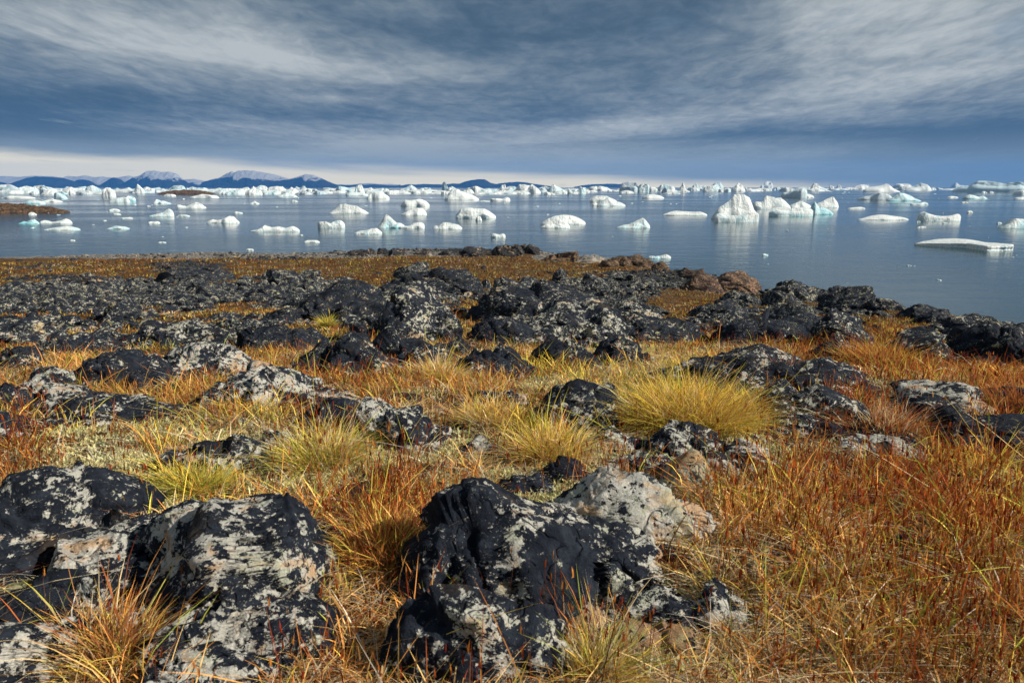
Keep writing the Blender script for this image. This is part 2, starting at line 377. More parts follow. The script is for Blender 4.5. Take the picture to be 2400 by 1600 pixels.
def ice_material(name, cyan=.0, grey=.0, sc=1.0):
    m, t, b = new_mat(name, .55, .35)
    tc = t.n.new('ShaderNodeTexCoord').outputs['Object']; x, y, z = t.sep(tc)
    rnd = t.n.new('ShaderNodeObjectInfo').outputs['Random']
    p = t.vm('ADD', tc, t.comb(t.m('MULTIPLY', rnd, 70.), t.m('MULTIPLY', rnd, 31.), 0.))
    n = t.noise(p, .35*sc, 6, .6, .4)
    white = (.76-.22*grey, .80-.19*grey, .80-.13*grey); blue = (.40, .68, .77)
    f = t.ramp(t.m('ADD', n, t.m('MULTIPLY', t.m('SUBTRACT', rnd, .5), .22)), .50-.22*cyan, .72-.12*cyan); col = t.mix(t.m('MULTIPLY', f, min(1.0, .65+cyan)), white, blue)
    st = t.noise(t.vm('MULTIPLY', p, (1.0, 1.0, .22)), 1.3*sc, 5, .6, .8)
    col = t.mix(t.m('MULTIPLY', t.ramp(st, .55, .75), .30), col, (.62, .74, .78))
    foot = t.m('MULTIPLY', t.ramp(z, .15, .45+2.2*cyan, .35+.8*cyan, 0.), t.ramp(t.noise(p, .12, 2), .40, .60, .3, 1.0))
    col = t.mix(foot, col, (.22, .62, .70))
    t.l.new(col, b.inputs['Base Color'])
    h = t.m('ADD', t.m('MULTIPLY', st, .8), t.m('MULTIPLY', t.noise(p, .9*sc, 7, .65), .8))
    t.l.new(t.bump(h, .85, .9/sc), b.inputs['Normal']); return m
I_WHITE = ice_material('glacier_ice'); I_CYAN = ice_material('blue_glacier_ice', .55); I_GREY = ice_material('shaded_glacier_ice', .1, .55)  # shaded ice: shade of faces turned from the sun is put into its colour
I_FAR = ice_material('far_glacier_ice', .05, 0, .12); I_FARG = ice_material('far_grey_glacier_ice', .15, .7, .12)  # the grey far copy carries berg face shade in its colour too

def mountain_material(name, snow, rockc=(.020, .022, .026)):
    m, t, b = new_mat(name, .95, .05)
    tc = t.n.new('ShaderNodeTexCoord').outputs['Object']; x, y, z = t.sep(tc)
    gn = t.sep(t.n.new('ShaderNodeNewGeometry').outputs['Normal'])[2]
    n = t.noise(tc, .006, 7, .62, .6); n2 = t.noise(tc, .0022, 4, .5)
    v = t.m('ADD', t.m('ADD', t.m('MULTIPLY', z, 1/340.), t.m('MULTIPLY', n, .9)), t.m('MULTIPLY', gn, .35))
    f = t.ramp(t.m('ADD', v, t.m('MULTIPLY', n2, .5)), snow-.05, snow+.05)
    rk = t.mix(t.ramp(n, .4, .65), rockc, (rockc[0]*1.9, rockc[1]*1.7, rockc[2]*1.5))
    t.l.new(t.mix(f, rk, (.40, .40, .40)), b.inputs['Base Color'])  # snow greyed in its colour for dirt and the cloud shadow over it
    t.l.new(t.bump(n, .8, 60.), b.inputs['Normal']); return m
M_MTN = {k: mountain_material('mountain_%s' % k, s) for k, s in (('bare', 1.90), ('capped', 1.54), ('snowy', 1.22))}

def water_material():
    m, t, b = new_mat('sea_water', .07, .5)
    b.inputs['Base Color'].default_value = (.012, .045, .065, 1); b.inputs['IOR'].default_value = 1.333
    g = t.n.new('ShaderNodeNewGeometry').outputs['Position']
    x, y, z = t.sep(g); r = t.m('SQRT', t.m('ADD', t.m('MULTIPLY', x, x), t.m('MULTIPLY', y, y)))
    p = t.vm('MULTIPLY', g, (.55, 1.0, 1.0))
    rip = t.noise(p, .85, 4, .6, .3); sw = t.noise(p, .16, 4, .55, .4)
    calm = t.noise(t.vm('MULTIPLY', g, (.35, 1., 1.)), .010, 5, .6, .8)
    h = t.m('ADD', t.m('MULTIPLY', rip, .32), t.m('MULTIPLY', sw, 1.1))
    k = t.m('MULTIPLY', t.ramp(calm, .36, .62, .55, 1.15), t.ramp(r, 300., 3500., 1.0, .55))
    t.l.new(t.bump(h, t.m('MULTIPLY', k, .30), .5), b.inputs['Normal'])
    t.l.new(t.ramp(calm, .35, .65, .06, .14), b.inputs['Roughness'])
    return m
M_SEA = water_material()

# ------------------------------------------------------------------ ground and sea
def build_ground():
    az = np.concatenate([np.linspace(-180, -52, 60)[:-1], np.linspace(-52, 52, 1250), np.linspace(52, 180, 60)[1:]])*math.pi/180
    r = np.concatenate([[.03], np.linspace(.3, 1.3, 8)[:-1], np.exp(np.linspace(math.log(1.3), math.log(185), 820))])
    A, R = np.meshgrid(az, r, indexing='ij'); x = (R*np.sin(A)).ravel(); y = (R*np.cos(A)).ravel()
    z, rock, grav, lich = G(x, y, True)
    rr = R.ravel()
    z = z+.018*fbm(P3(x*9, y*9), 3)*sstep(rr, 60, 10)
    na, nr = len(az), len(r); idx = np.arange(na*nr).reshape(na, nr)
    F = np.stack([idx[:-1, :-1], idx[1:, :-1], idx[1:, 1:], idx[:-1, 1:]], -1).reshape(-1, 4)[:, ::-1]
    zr = z.reshape(na, nr); zr[:, 0] = zr[:, 0].mean(); V = np.stack([x, y, zr.ravel()], 1)
    zq = V[F][:, :, 2].max(1); F = F[zq > -5.0]
    me = mesh_np('ground', V, F, M_GROUND, True, np.stack([rock, grav, lich], 1))
    put('ground', me, kind='structure')
build_ground()
def build_sea():
    # one sheet with a hole for nothing: it passes under the shore
    n = 96; rr = [5, 60, 200, 1000, 5000, 12000, 19400]; V = [(0, 0, 0)]; 
    for q in rr:
        for k in range(n): V.append((q*math.sin(2*math.pi*k/n), q*math.cos(2*math.pi*k/n), 0))
    V = np.array(V, float); fl, sz = [], []
    for k in range(n): fl += [0, 1+(k+1) % n, 1+k]; sz.append(3)
    for j in range(len(rr)-1):
        a, b = 1+j*n, 1+(j+1)*n
        for k in range(n): fl += [a+k, a+(k+1) % n, b+(k+1) % n, b+k]; sz.append(4)
    put('sea_water', mesh_np('sea', V, np.array(fl), M_SEA, False, sizes=np.array(sz)), kind='structure')
build_sea()

# ------------------------------------------------------------------ boulders
def rock_shape(seed, w, d, h, prof=None, box=.6, rough=1.0, n=5, strata=0.0, sink=.5, blk=1.0):
    rg = np.random.default_rng(seed); v, f = ico(n); q = v.copy()
    q = np.sign(q)*np.abs(q)**box; e = .9 if box < .52 else .62; q /= np.maximum(np.abs(q).max(1)[:, None], 1e-9)**e*np.linalg.norm(q, axis=1)[:, None]**(1-e)
    K = 15; pl = rg.normal(size=(K, 3)); pl[:, 2] = np.abs(pl[:, 2])*.9; pl /= np.linalg.norm(pl, axis=1)[:, None]
    dist = rg.uniform(.90, 1.22, K) if box < .52 else rg.uniform(.80, 1.10, K)
    for k in range(K):
        s = q@pl[k]; ex = np.maximum(s-dist[k], 0); q = q-np.outer(ex*.97, pl[k])
    q[:, 0] /= np.abs(q[:, 0]).max(); q[:, 1] /= np.abs(q[:, 1]).max(); q[:, 2] /= q[:, 2].max()
    off = rg.uniform(0, 90, 3)
    q = q+v*(.08*fbm(q*1.5+off, 3)*rough)[:, None]; q[:, 2] = np.where(q[:, 2] > 0, q[:, 2]*(1+.28*q[:, 1])/1.15, q[:, 2])
    zc = np.where(q[:, 2] > 0, q[:, 2], q[:, 2]*sink)
    if prof is not None:
        xs = np.linspace(-1, 1, len(prof)); zc = np.where(zc > 0, zc*np.interp(np.clip(q[:, 0], -1, 1), xs, prof), zc)
    p = np.stack([q[:, 0]*w/2, q[:, 1]*d/2, zc*h], 1)
    s = (w+d+h)/3
    nn = p-np.array([0, 0, -h*.3]); nn /= np.maximum(np.linalg.norm(nn, axis=1), 1e-6)[:, None]
    det = .020*fbm(p/s*3+off, 3, .5)+.030*fbm(p/s*7+off*1.3, 5, .6, True)+.02*fbm(p/s*16+off, 4, .6)
    p = p+nn*(det*rough*s)[:, None]
    if strata:
        ph = (p[:, 2]+.35*p[:, 0])/s*9+2*fbm(p/s*2+off, 2); p = p+nn*(strata*s*.02*np.sin(ph*2))[:, None]
    # joint blocks: each fracture cell is pushed in or out and tilted, with an open crack between cells
    m = 16 if n >= 6 else 9; cp = rg.uniform(-1, 1, (m, 3))*np.array([w, d, h*1.2])/s*.55; wp = p/s+.10*np.stack([fbm(p/s*2.5+off+k*11, 3) for k in range(3)], 1)
    D2 = ((wp[:, None, :]-cp[None])**2).sum(2)**.5; o2 = np.argsort(D2, 1)[:, :2]; f1 = np.take_along_axis(D2, o2[:, :1], 1)[:, 0]; f2 = np.take_along_axis(D2, o2[:, 1:], 1)[:, 0]
    push = rg.uniform(-.10, .07, m); tlt = rg.normal(0, .14, (m, 3)); c1_ = o2[:, 0]; edge = sstep(f2-f1, 0, .036)
    p = p+nn*(s*blk*(push[c1_]*edge+((wp-cp[c1_])*tlt[c1_]).sum(1)*edge-.045*np.exp(-((f2-f1)/.022)**2)))[:, None]
    for k in range(2):
        cn = rg.normal(size=3)*np.array([1, .7, .5]); cn /= np.linalg.norm(cn); dd = p@cn/s-rg.uniform(-.45, .45)+.10*fbm(p/s*2.2+off+k*7, 4)
        side = .022*s*rg.uniform(-1, 1)*(dd > 0); p = p-nn*(s*.055*np.exp(-(dd/.016)**2)+side)[:, None]
    return p, f
FOOT = []          # footprints (x, y, rx, ry) where grass does not root
def boulder(name, box4, label, mat=None, prof=None, depth=.8, seed=0, sq=.6, group='lichen boulders in the foreground', rot=0.0, n=5, lift=0., rough=1.0, strata=0., cat='boulder', disp=True):
    x0, yt, x1, yb = [q*1.0204 for q in box4] if disp else box4
    cx = (x0+x1)/2; X, Y, Z = ground_hit(cx, yb)
    w = (x1-x0)/FX*Y/ray(cx, yb)[1]*1.28; dl = math.atan2(EYE-Z, math.hypot(X, Y)); Vx = (yb-yt)/FX*Y/ray(cx, yb)[1]
    d = min(max(.62*Vx/math.sin(dl), .5*w), 1.5*w)
    Yc = Y+d*.42; Xc = X*Yc/Y; Zc = float(G(Xc, Yc)[0]); Zc = min(Zc, Z+.25*d)
    zt = z_at(cx, yt, Yc+d*.22); h = max(zt-Zc, .10*w)*(1.03 if Y < 5 else 1.08)
    V, F = rock_shape(seed*7+13, w, d, h, prof, sq, rough, n, strata, max(.5, .25*w/h))
    me = mesh_np(name, V, F, mat or M_SPEC)
    o = put(name, me, (Xc, Yc, Zc+lift), label=label, category=cat, group=group); o.rotation_euler = (0, 0, -math.atan2(Xc, Yc)+rot)
    FOOT.append((Xc, Yc, w*.46, d*.46)); return o
NEARG = 'lichen boulders in the foreground'; MIDG = 'dark boulders on the middle slope'
B = [
 # box in the picture, material, profile, depth, label
 ((-110, 1072, 300, 1300), M_SPEC, [.8, .9, 1, .95, .8, .45], .8, 'big black boulder with white speckled top, on the left edge of the near ground', .55),
 ((160, 1178, 440, 1330), M_SPEC, [.7, .9, .9, 1, .9, .6], .55, 'low black slab streaked white, wedged between left edge boulder and squared boulder', .6),
 ((-60, 1310, 330, 1450), M_DARK, [.8, 1, .9, .7, .6], .6, 'sunken black slab in front of the left edge boulder', .6),
 ((-120, 1390, 250, 1640), M_WHITE, [.8, 1, .9, .8, .7, .4], .7, 'black slab streaked white in the bottom left corner', .6),
 ((405, 1092, 760, 1425), M_SPEC, [.55, .80, 1.0, .86, .86, .84, .55], .62, 'tall squared black boulder with pointed top and broad white lichen patch', .42),
 ((385, 1335, 770, 1530), M_SPEC, [.8, .9, 1, 1, .9, .7], .5, 'speckled black ledge at the foot of the tall squared boulder', .5),
 ((335, 1478, 640, 1640), M_SPEC, [.6, 1, .9, .7, .5], .6, 'black boulder with greenish white crust at the bottom edge, left of the grass gap', .55),
 ((945, 1104, 1400, 1415), M_SPEC, [.55, .92, 1, .85, .72, .5], .55, 'largest central boulder, black with white speckles and a humped left shoulder', .55),
 ((1205, 1175, 1500, 1370), M_WHITE, [.75, 1, .9, .8, .6, .4], .55, 'pale grey slab face leaning on the right of the largest central boulder', .5),
 ((1062, 1222, 1350, 1410), M_SPEC, [.6, 1, .95, .8, .55, .3], .6, 'rounded dark grey hump in front of the largest central boulder', .7),
 ((930, 1335, 1335, 1600), M_SPEC, [.6, .9, 1, .9, .8, .6], .55, 'lowest speckled black boulder of the central heap, standing in grass', .55),
 ((1235, 1085, 1600, 1262), M_BARE, [.35, .75, 1, .98, .8, .6], .75, 'broad boulder with pale bare patch, behind the right of the central heap', .6),
 ((1368, 1338, 1612, 1452), M_WHITE, [.5, .85, 1, .95, .9], .65, 'white crusted boulder right of the central heap, split by a dark crack', .5),
 ((1395, 1425, 1520, 1505), M_TAN, [.8, 1, .9, .6], .7, 'tan broken stone under the white crusted boulder, left of its pair', .5),
 ((1505, 1430, 1612, 1510), M_TAN, [.8, 1, .9, .6], .7, 'tan broken stone under the white crusted boulder, right of its pair', .5),
 ((1600, 1338, 1705, 1462), M_WHITE, [.8, 1, .7, .4], .8, 'small dark boulder just right of the cracked white crusted one', .5),
 ((1525, 1045, 1618, 1135), M_PALE, [.3, .75, 1, .8, .35], .6, 'upright cream coloured stone with sharp corners', .4),
 ((1500, 970, 1622, 1058), M_WHITE, [.7, 1, .9, .6], .8, 'white striped black stone below the big yellow tussock', .5),
 ((1655, 1003, 1758, 1058), M_WHITE, [.6, 1, .9, .5], .8, 'small round speckled stone right of the white striped one', .75),
 ((1345, 985, 1480, 1040), M_SPEC, [.5, 1, .9, .6], .8, 'low dark flat stone left of the white striped one', .6),
 ((1430, 1040, 1560, 1088), M_WHITE, [.5, .9, 1, .7], .7, 'flat grey slab just above left of the upright cream stone', .5),
 ((1232, 862, 1460, 992), M_SPEC, [.35, .8, .95, 1, .85, .5], .7, 'rounded dark boulder touching the left side of the big yellow tussock', .65),
 ((1728, 880, 1962, 985), M_SPEC, [.7, 1, .95, .75, .8, .6], .7, 'dark boulder with overhanging front, right of the big yellow tussock', .5),
 ((1790, 955, 1955, 1005), M_SPEC, [.6, 1, .8, .7], .6, 'narrow stone lying under the boulder with overhanging front', .5),
 ((2060, 872, 2260, 965), M_WHITE, [.35, .7, 1, .9, .5], .6, 'wedge shaped rock with white left face, among rusty grass on the right', .4),
 ((2095, 935, 2400, 1030), M_DARK, [.6, 1, .9, .8, .8], .6, 'long black shaded rock below the wedge shaped rock', .5),
 ((1495, 783, 1985, 915), M_SPEC, [.25, .55, .8, 1, .97, .85, .55, .3], .6, 'wide low black whaleback rock with white splash on its crest', .75),
 ((384, 1003, 645, 1100), M_SPEC, [.5, .85, 1, .85, .6, .4], .65, 'low blue grey boulder in pale lichen, above the squared boulder', .7),
 ((828, 920, 1008, 1040), M_WHITE, [.8, 1, .95, .8, .5], .7, 'speckled domed boulder in the middle of the yellow grass', .6),
 ((810, 910, 880, 942), M_WHITE, [.8, 1, 1, .7], .9, 'small white topped block behind the speckled domed boulder', .35),
 ((690, 925, 835, 1000), M_SPEC, [.5, .9, 1, .7], .7, 'low dark rock left of the speckled domed boulder', .6),
 ((160, 806, 382, 898), M_DARK, [.65, .95, 1, .95, .8, .5], .75, 'smooth black dome of rock in grass, left side', .65),
 ((365, 780, 575, 885), M_SPEC, [.6, 1, .9, .65, .4], .7, 'hunched dark rock right of the smooth black dome', .65),
 ((490, 838, 790, 945), M_WHITE, [.9, 1, .85, .75, .55, .25], .45, 'long white backed ridge of rock sloping down to the right', .6),
 ((-60, 878, 62, 960), M_DARK, [.8, 1, .9, .5], .8, 'dark rock cut by the left edge, level with the smooth dome base', .6),
 ((50, 848, 172, 905), M_SPEC, [.5, 1, .9, .5], .8, 'small round dark rock left of the smooth black dome', .7),
 ((92, 884, 300, 955), M_SPEC, [.5, 1, .8, .5, .25], .6, 'dark rock tapering right, below the smooth black dome', .65),
 ((-80, 930, 66, 1030), M_SPEC, [.8, 1, .9, .4], .8, 'white streaked rock on the left edge above the corner boulder', .6),
 ((1040, 915, 1110, 945), M_DARK, [.5, 1, .8, .4], .8, 'small dark stone in the yellow grass, between dome and tussock', .6),
 ((1100, 895, 1200, 930), M_WHITE, [.5, .9, 1, .5], .6, 'thin pale topped stone nearly buried in straw coloured grass', .6),
 ((2050, 1235, 2135, 1290), M_DARK, [.6, 1, .8, .4], .8, 'lone black stone deep in the rusty grass, right side', .6),
 ((1690, 1290, 1800, 1340), M_TAN, [.6, 1, .8, .4], .8, 'low reddish stone with pink crust, hidden in grass', .6),
 ((1500, 1255, 1600, 1300), M_DARK, [.6, 1, .8, .4], .8, 'small dark stone behind the right end of the pale slab face', .6),
 ((2200, 1000, 2400, 1060), M_DARK, [.5, 1, .9, .5], .7, 'half buried black rock by the right edge, under rusty grass', .6),
]
B += [
 ((-80, 1215, 190, 1345), M_DARK, [.8, 1, .9, .7, .5], .6, 'flat black rock between left edge boulder and sunken slab', .5),
 ((185, 1290, 425, 1410), M_SPEC, [.6, .8, 1, .9, .7], .6, 'brown and black mossy slab left of the squared boulder foot', .5),
 ((210, 1400, 420, 1500), M_SPEC, [.5, 1, .8, .6], .6, 'grey crusted slab behind the loose orange tuft', .5),
 ((1150, 1082, 1255, 1135), M_DARK, [.5, 1, .8, .5], .6, 'small dark rock peeping over between the two largest central boulders', .55),
 ((1285, 1365, 1380, 1450), M_TAN, [.6, 1, .8, .5], .6, 'brown earthy lump between lowest central boulder and cracked one', .6),
 ((765, 1098, 850, 1165), M_DARK, [.6, 1, .8, .5], .6, 'dark rock in the hollow right of the squared boulder top', .55),
 ((1590, 995, 1665, 1035), M_SPEC, [.6, 1, .8, .5], .6, 'small dark rock between striped stone and small round stone', .6),
 ((1620, 1045, 1710, 1085), M_WHITE, [.6, 1, .8, .5], .6, 'low rubbly stone right of the upright cream stone', .5),
 ((1700, 1040, 1775, 1075), M_SPEC, [.6, 1, .8, .5], .6, 'low stone just below the small round speckled one', .5),
 ((1935, 975, 2085, 1015), M_DARK, [.4, .9, 1, .6], .6, 'flat shaded slab between the rust tussock and the overhanging boulder', .5),
 ((1960, 1018, 2120, 1048), M_WHITE, [.4, .9, 1, .6], .6, 'whitish flat rock flush with the lichen, right side', .5),
 ((2255, 890, 2420, 965), M_DARK, [.5, 1, .9, .7], .6, 'black rock cut by the right edge behind the wedge shaped rock', .55),
 ((600, 985, 700, 1025), M_WHITE, [.5, 1, .8, .5], .6, 'small speckled rock just right of the low blue grey boulder crest', .6),
 ((880, 900, 960, 925), M_DARK, [.5, 1, .8, .5], .6, 'thin dark rock behind the speckled domed boulder', .6),
 ((1060, 1010, 1160, 1045), M_SPEC, [.5, 1, .8, .5], .6, 'grey stone sunk in pale lichen left of the golden tussock', .5),
 ((1240, 1060, 1345, 1105), M_DARK, [.5, 1, .9, .5], .6, 'dark rock in shade under the golden tussock edge', .55),
 ((300, 868, 400, 905), M_DARK, [.5, 1, .8, .5], .6, 'dark shoulder of rock at the right foot of the smooth black dome', .6),
 ((150, 905, 400, 975), M_SPEC, [.7, 1, .8, .55, .35], .6, 'long dark rock tapering into orange grass, lower left', .6),
]
for i, (bx, mt, pf, dp, lb, sq) in enumerate(B):
    boulder('boulder', bx, lb, mt, pf, dp, i+1, sq, NEARG, n=6 if (bx[2]-bx[0]) > 120 else 5, strata=1.0 if i % 3 == 0 else 0.)
B2 = [
 ((665, 798, 790, 862), M_MID, [.4, .8, 1, .9], .8, 'dark rock leaning on the left of the pale tipped boulder'),
 ((748, 768, 925, 862), M_MID, [.6, 1, .95, .6, .4], .8, 'black boulder with pale tip, in the centre left hollow'),
 ((862, 773, 1032, 842), M_MID, [.7, 1, .9, .7, .5], .8, 'long dark rock right of the pale tipped boulder'),
 ((1018, 782, 1078, 818), M_MID, [.6, 1, .9, .6], .9, 'small round dark rock between two long dark rocks'),
 ((1052, 800, 1218, 872), M_MIDW, [.5, .9, 1, .8, .6], .7, 'grey speckled rock with flat back, in front of the central outcrop'),
 ((1212, 783, 1360, 850), M_MID, [.6, .95, 1, .8], .8, 'brownish rounded rock at the foot of the high central outcrop'),
 ((1352, 773, 1485, 842), M_MID, [.7, 1, .9, .6], .8, 'dark rounded rock right of the brownish one'),
 ((1195, 686, 1425, 800), M_MIDW, [.5, .9, 1, .95, .9, .7], .7, 'high grey central outcrop with a vertical cleft'),
 ((1105, 638, 1420, 752), M_MIDW, [1, .95, .8, .65, .5, .3], .6, 'sloping grey ridge running up left from the high central outcrop'),
 ((1415, 712, 1590, 795), M_MID, [.9, 1, .8, .6, .3], .8, 'dark hump on the right flank of the high central outcrop'),
 ((1088, 728, 1212, 792), M_MIDW, [.6, 1, .95, .8, .5], .8, 'speckled rock between the great boulder and the central outcrop'),
 ((862, 645, 1062, 790), M_MIDW, [.7, .95, 1, .9, .85, .6], .8, 'great dark boulder draped with white lichen, left of centre'),
 ((678, 655, 872, 745), M_MID, [.35, .65, .85, 1, .95], .7, 'dark boulder touching the left side of the great draped boulder'),
 ((905, 612, 1100, 668), M_MID, [.5, .8, .95, 1, .7], .6, 'black topped rock crowning the rise behind the great boulder'),
 ((345, 738, 560, 800), M_MIDW, [.8, 1, .9, .9, .8], .5, 'left half of the long speckled ledge, white at its left end'),
 ((540, 740, 738, 808), M_MID, [.8, .9, 1, .9, .6], .5, 'right half of the long speckled ledge above the orange grass'),
 ((80, 758, 265, 815), M_MIDW, [.5, .8, 1, .9, .6], .6, 'white patched rock by the left grass, above the smooth dome'),
 ((560, 775, 640, 805), M_MIDW, [.6, 1, .8, .5], .7, 'small pale fronted rock at the foot of the long ledge'),
 ((1640, 722, 1800, 790), M_MID, [.4, .7, .9, 1], .7, 'grey streaked rock on the left of the right hand outcrop'),
 ((1745, 702, 1900, 790), M_MID, [.7, 1, .95, .8], .7, 'dark domed middle rock of the right hand outcrop'),
 ((1875, 722, 1992, 800), M_MIDW, [.8, 1, .8, .5], .7, 'speckled knob at the right of the right hand outcrop'),
 ((2180, 742, 2300, 830), M_MID, [.4, .7, 1, .8], .8, 'pointed dark crag near the right edge, left of its pair'),
 ((2270, 755, 2420, 850), M_MID, [.6, 1, .9, .9], .8, 'broad black crag cut by the right edge, above rusty grass'),
 ((1760, 652, 1870, 700), M_MID, [.5, .9, 1, .8, .5], .8, 'dark crag on the seaward ridge, first from the red cliff'),
 ((1890, 662, 2010, 722), M_MID, [.6, 1, .95, .9, .6], .8, 'blocky dark crag on the seaward ridge, second from the red cliff'),
 ((2075, 700, 2160, 735), M_MID, [.6, 1, .7, .8], .8, 'dark crag on the seaward ridge, third from the red cliff'),
 ((1660, 668, 1740, 705), M_MID, [.5, 1, .8, .6], .8, 'dark block at the foot of the red cliff'),
 ((2195, 715, 2260, 742), M_MID, [.6, 1, .8, .5], .8, 'last dark knob of the seaward ridge before the water'),
]
B2 += [
 ((-40, 722, 100, 795), M_MIDW, [.8, 1, .9, .6], .7, 'white spotted dark ledge at the left edge, middle slope'),
 ((15, 788, 92, 850), M_MID, [.6, 1, .8, .5], .7, 'dark rock in rusty grass near the left edge'),
 ((245, 700, 352, 748), M_MID, [.6, 1, .8, .6], .7, 'dark rubbly hump above the long ledge, left side'),
 ((600, 700, 700, 740), M_MID, [.5, .9, 1, .7], .7, 'dark hump between rubble slope and great boulder'),
 ((1590, 695, 1700, 730), M_MID, [.5, .9, 1, .7], .7, 'low dark ledge in the orange hollow below the red cliff'),
 ((1465, 742, 1560, 780), M_MID, [.5, .9, 1, .7], .7, 'small dark ledge right of the central outcrop hump'),
 ((1890, 785, 2010, 830), M_MID, [.6, 1, .8, .5], .7, 'dark rock behind the right end of the whaleback'),
 ((2010, 770, 2180, 830), M_MIDW, [.5, .9, 1, .7], .7, 'low speckled crag behind the wide rust red tussock'),
 ((925, 790, 1020, 850), M_MID, [.6, 1, .8, .6], .7, 'dark rock filling the gap below the long dark rock'),
 ((1400, 690, 1500, 740), M_MIDW, [.9, 1, .8, .5], .7, 'grey block on the crest right of the central outcrop'),
 ((560, 655, 680, 695), M_MID, [.5, .9, 1, .6], .7, 'dark ledge of the upper rubble slope, left of the great boulder'),
 ((380, 612, 520, 650), M_MID, [.4, .8, 1, .7, .4], .7, 'highest dark mound of the left rubble slope'),
 ((1240, 720, 1330, 790), M_MIDW, [.6, 1, .8, .7], .7, 'speckled block in front of the sloping grey ridge'),
 ((2120, 712, 2200, 748), M_MID, [.6, 1, .7, .6], .7, 'small dark outcrop below the seaward ridge crest'),
]
for i, (bx, mt, pf, dp, lb) in enumerate(B2):
    boulder('boulder', bx, lb, mt, pf, dp, i+101, .6, MIDG, n=6, rough=1.25, strata=.6)
B3 = [
 ((1205, 560, 1232, 585), M_FAR, 'tallest dark knob on the shore skyline, right of its pair'),
 ((1138, 564, 1180, 588), M_FAR, 'wide dark knob on the shore skyline, left of the tallest'),
 ((1168, 563, 1200, 586), M_FAR, 'narrow dark knob on the shore skyline, touching the tallest one'),
 ((1060, 571, 1110, 590), M_FAR, 'low dark knob on the shore skyline, below the small floating berg'),
 ((895, 567, 930, 588), M_FAR, 'steep dark rock on the left part of the shore skyline'),
 ((835, 567, 862, 586), M_FAR, 'dark upright rock on the skyline, left of the steep one'),
 ((800, 570, 838, 588), M_FAR, 'low dark rock leading the skyline row from the left'),
 ((868, 569, 890, 585), M_FAR, 'small dark rock between the upright and the steep skyline rocks'),
 ((955, 573, 985, 586), M_FAR, 'small dark skyline rock right of the steep one'),
 ((1010, 574, 1035, 587), M_FAR, 'tiny dark skyline rock between steep rock and low knob'),
 ((1560, 613, 1625, 640), M_BANK, 'pale grey block on the point, left of the red cliff'),
 ((1625, 622, 1735, 668), M_CLIFF, 'overhanging red and cream cliff block at the tip of the point'),
 ((1570, 632, 1665, 672), M_CLIFF, 'red brown cliff block on the landward side of the tip'),
 ((1385, 586, 1450, 612), M_BANK, 'dark brown rock mound left of the small low berg'),
 ((1440, 584, 1495, 612), M_BANK, 'cream and brown rock mound beside the small low berg'),
 ((1500, 603, 1535, 622), M_BANK, 'pale stone on the shore, below the small low berg'),
 ((1262, 576, 1330, 602), M_BANK, 'pale stony hump on the shore right of the tallest skyline knob'),
 ((1325, 583, 1380, 606), M_BEACH, 'white grey boulder pile between two shore mounds'),
]
for i, (bx, mt, lb) in enumerate(B3):
    pf = [[.5, .9, 1, .8, .5], [.7, 1, .8, .9, .6], [.4, .8, 1, .7]][i % 3]
    boulder('shore_rock', bx, lb, mt, pf, .9, i+301, .6, 'rocks along the shore', n=5, rough=1.7, cat='shore rock')
EXTRA = []

# ------------------------------------------------------------------ rubble strewn over the middle ground
def rubble(name, N, r0, r1, sel, size, mats, label, seed, sub=2, cat='rubble'):
    rg = np.random.default_rng(seed); shapes = []
    for k in range(10):
        v, f = ico(sub); q = v.copy(); pl = rg.normal(size=(12, 3)); pl /= np.linalg.norm(pl, axis=1)[:, None]
        for j in range(12): q = q-np.outer(np.maximum(q@pl[j]-rg.uniform(.45, .85), 0), pl[j])
        q = q+v*(.22*fbm(q*1.8+k*9, 3))[:, None]; shapes.append(q)
    az = rg.uniform(-.80, .80, N); r = np.exp(rg.uniform(math.log(r0), math.log(r1), N)); x = r*np.sin(az); y = r*np.cos(az)
    z, rock, grav, lich = G(x, y, True); keep = sel(rg, x, y, z, r, rock, grav)
    x, y, z, r = x[keep], y[keep], z[keep], r[keep]; n = len(x)
    s = size(rg, r)[:n]; Vs, Fs, off = [], [], 0; v0, f0 = ico(sub)
    a = rg.uniform(0, 6.28, n); sx, sy, sz = s*rg.uniform(.7, 1.5, n), s*rg.uniform(.6, 1.2, n), s*rg.uniform(.35, .85, n)
    kk = rg.integers(0, 10, n)
    for k in range(10):
        i = np.where(kk == k)[0]; q = shapes[k]
        X = q[None, :, 0]*sx[i, None]; Y = q[None, :, 1]*sy[i, None]; Z = q[None, :, 2]*sz[i, None]+.25*X*np.sin(a[i]*3)[:, None]
        ca, sa = np.cos(a[i])[:, None], np.sin(a[i])[:, None]
        V = np.stack([X*ca-Y*sa+x[i, None], X*sa+Y*ca+y[i, None], Z+z[i, None]+.1*s[i, None]], -1).reshape(-1, 3)
        F = (f0[None]+np.arange(len(i))[:, None, None]*len(v0)).reshape(-1, 3)+off; Vs.append(V); Fs.append(F); off += len(V)
    put(name, mesh_np(name, np.concatenate(Vs), np.concatenate(Fs), mats, False), kind='stuff', label=label, category=cat)
_bare = [(1650, 1070, 260, 60, 1), (2080, 1040, 180, 40, .8), (1120, 990, 110, 35, .5), (560, 1030, 160, 35, .5), (470, 1350, 160, 90, 1), (1290, 1230, 230, 190, .8), (1550, 1500, 160, 80, .9), (100, 1300, 260, 120, .8)]
rubble('loose_stones', 5200, 1.7, 11, lambda g, x, y, z, r, k, gv: g.uniform(size=len(x)) < blobs(*project(x, y, z), _bare)*.55+.02, lambda g, r: .010*r**.6*np.exp(g.normal(0, .55, len(r))), M_WHITE,
       'small loose lichen crusted stones lying on bare soil between boulders', 4, 3)
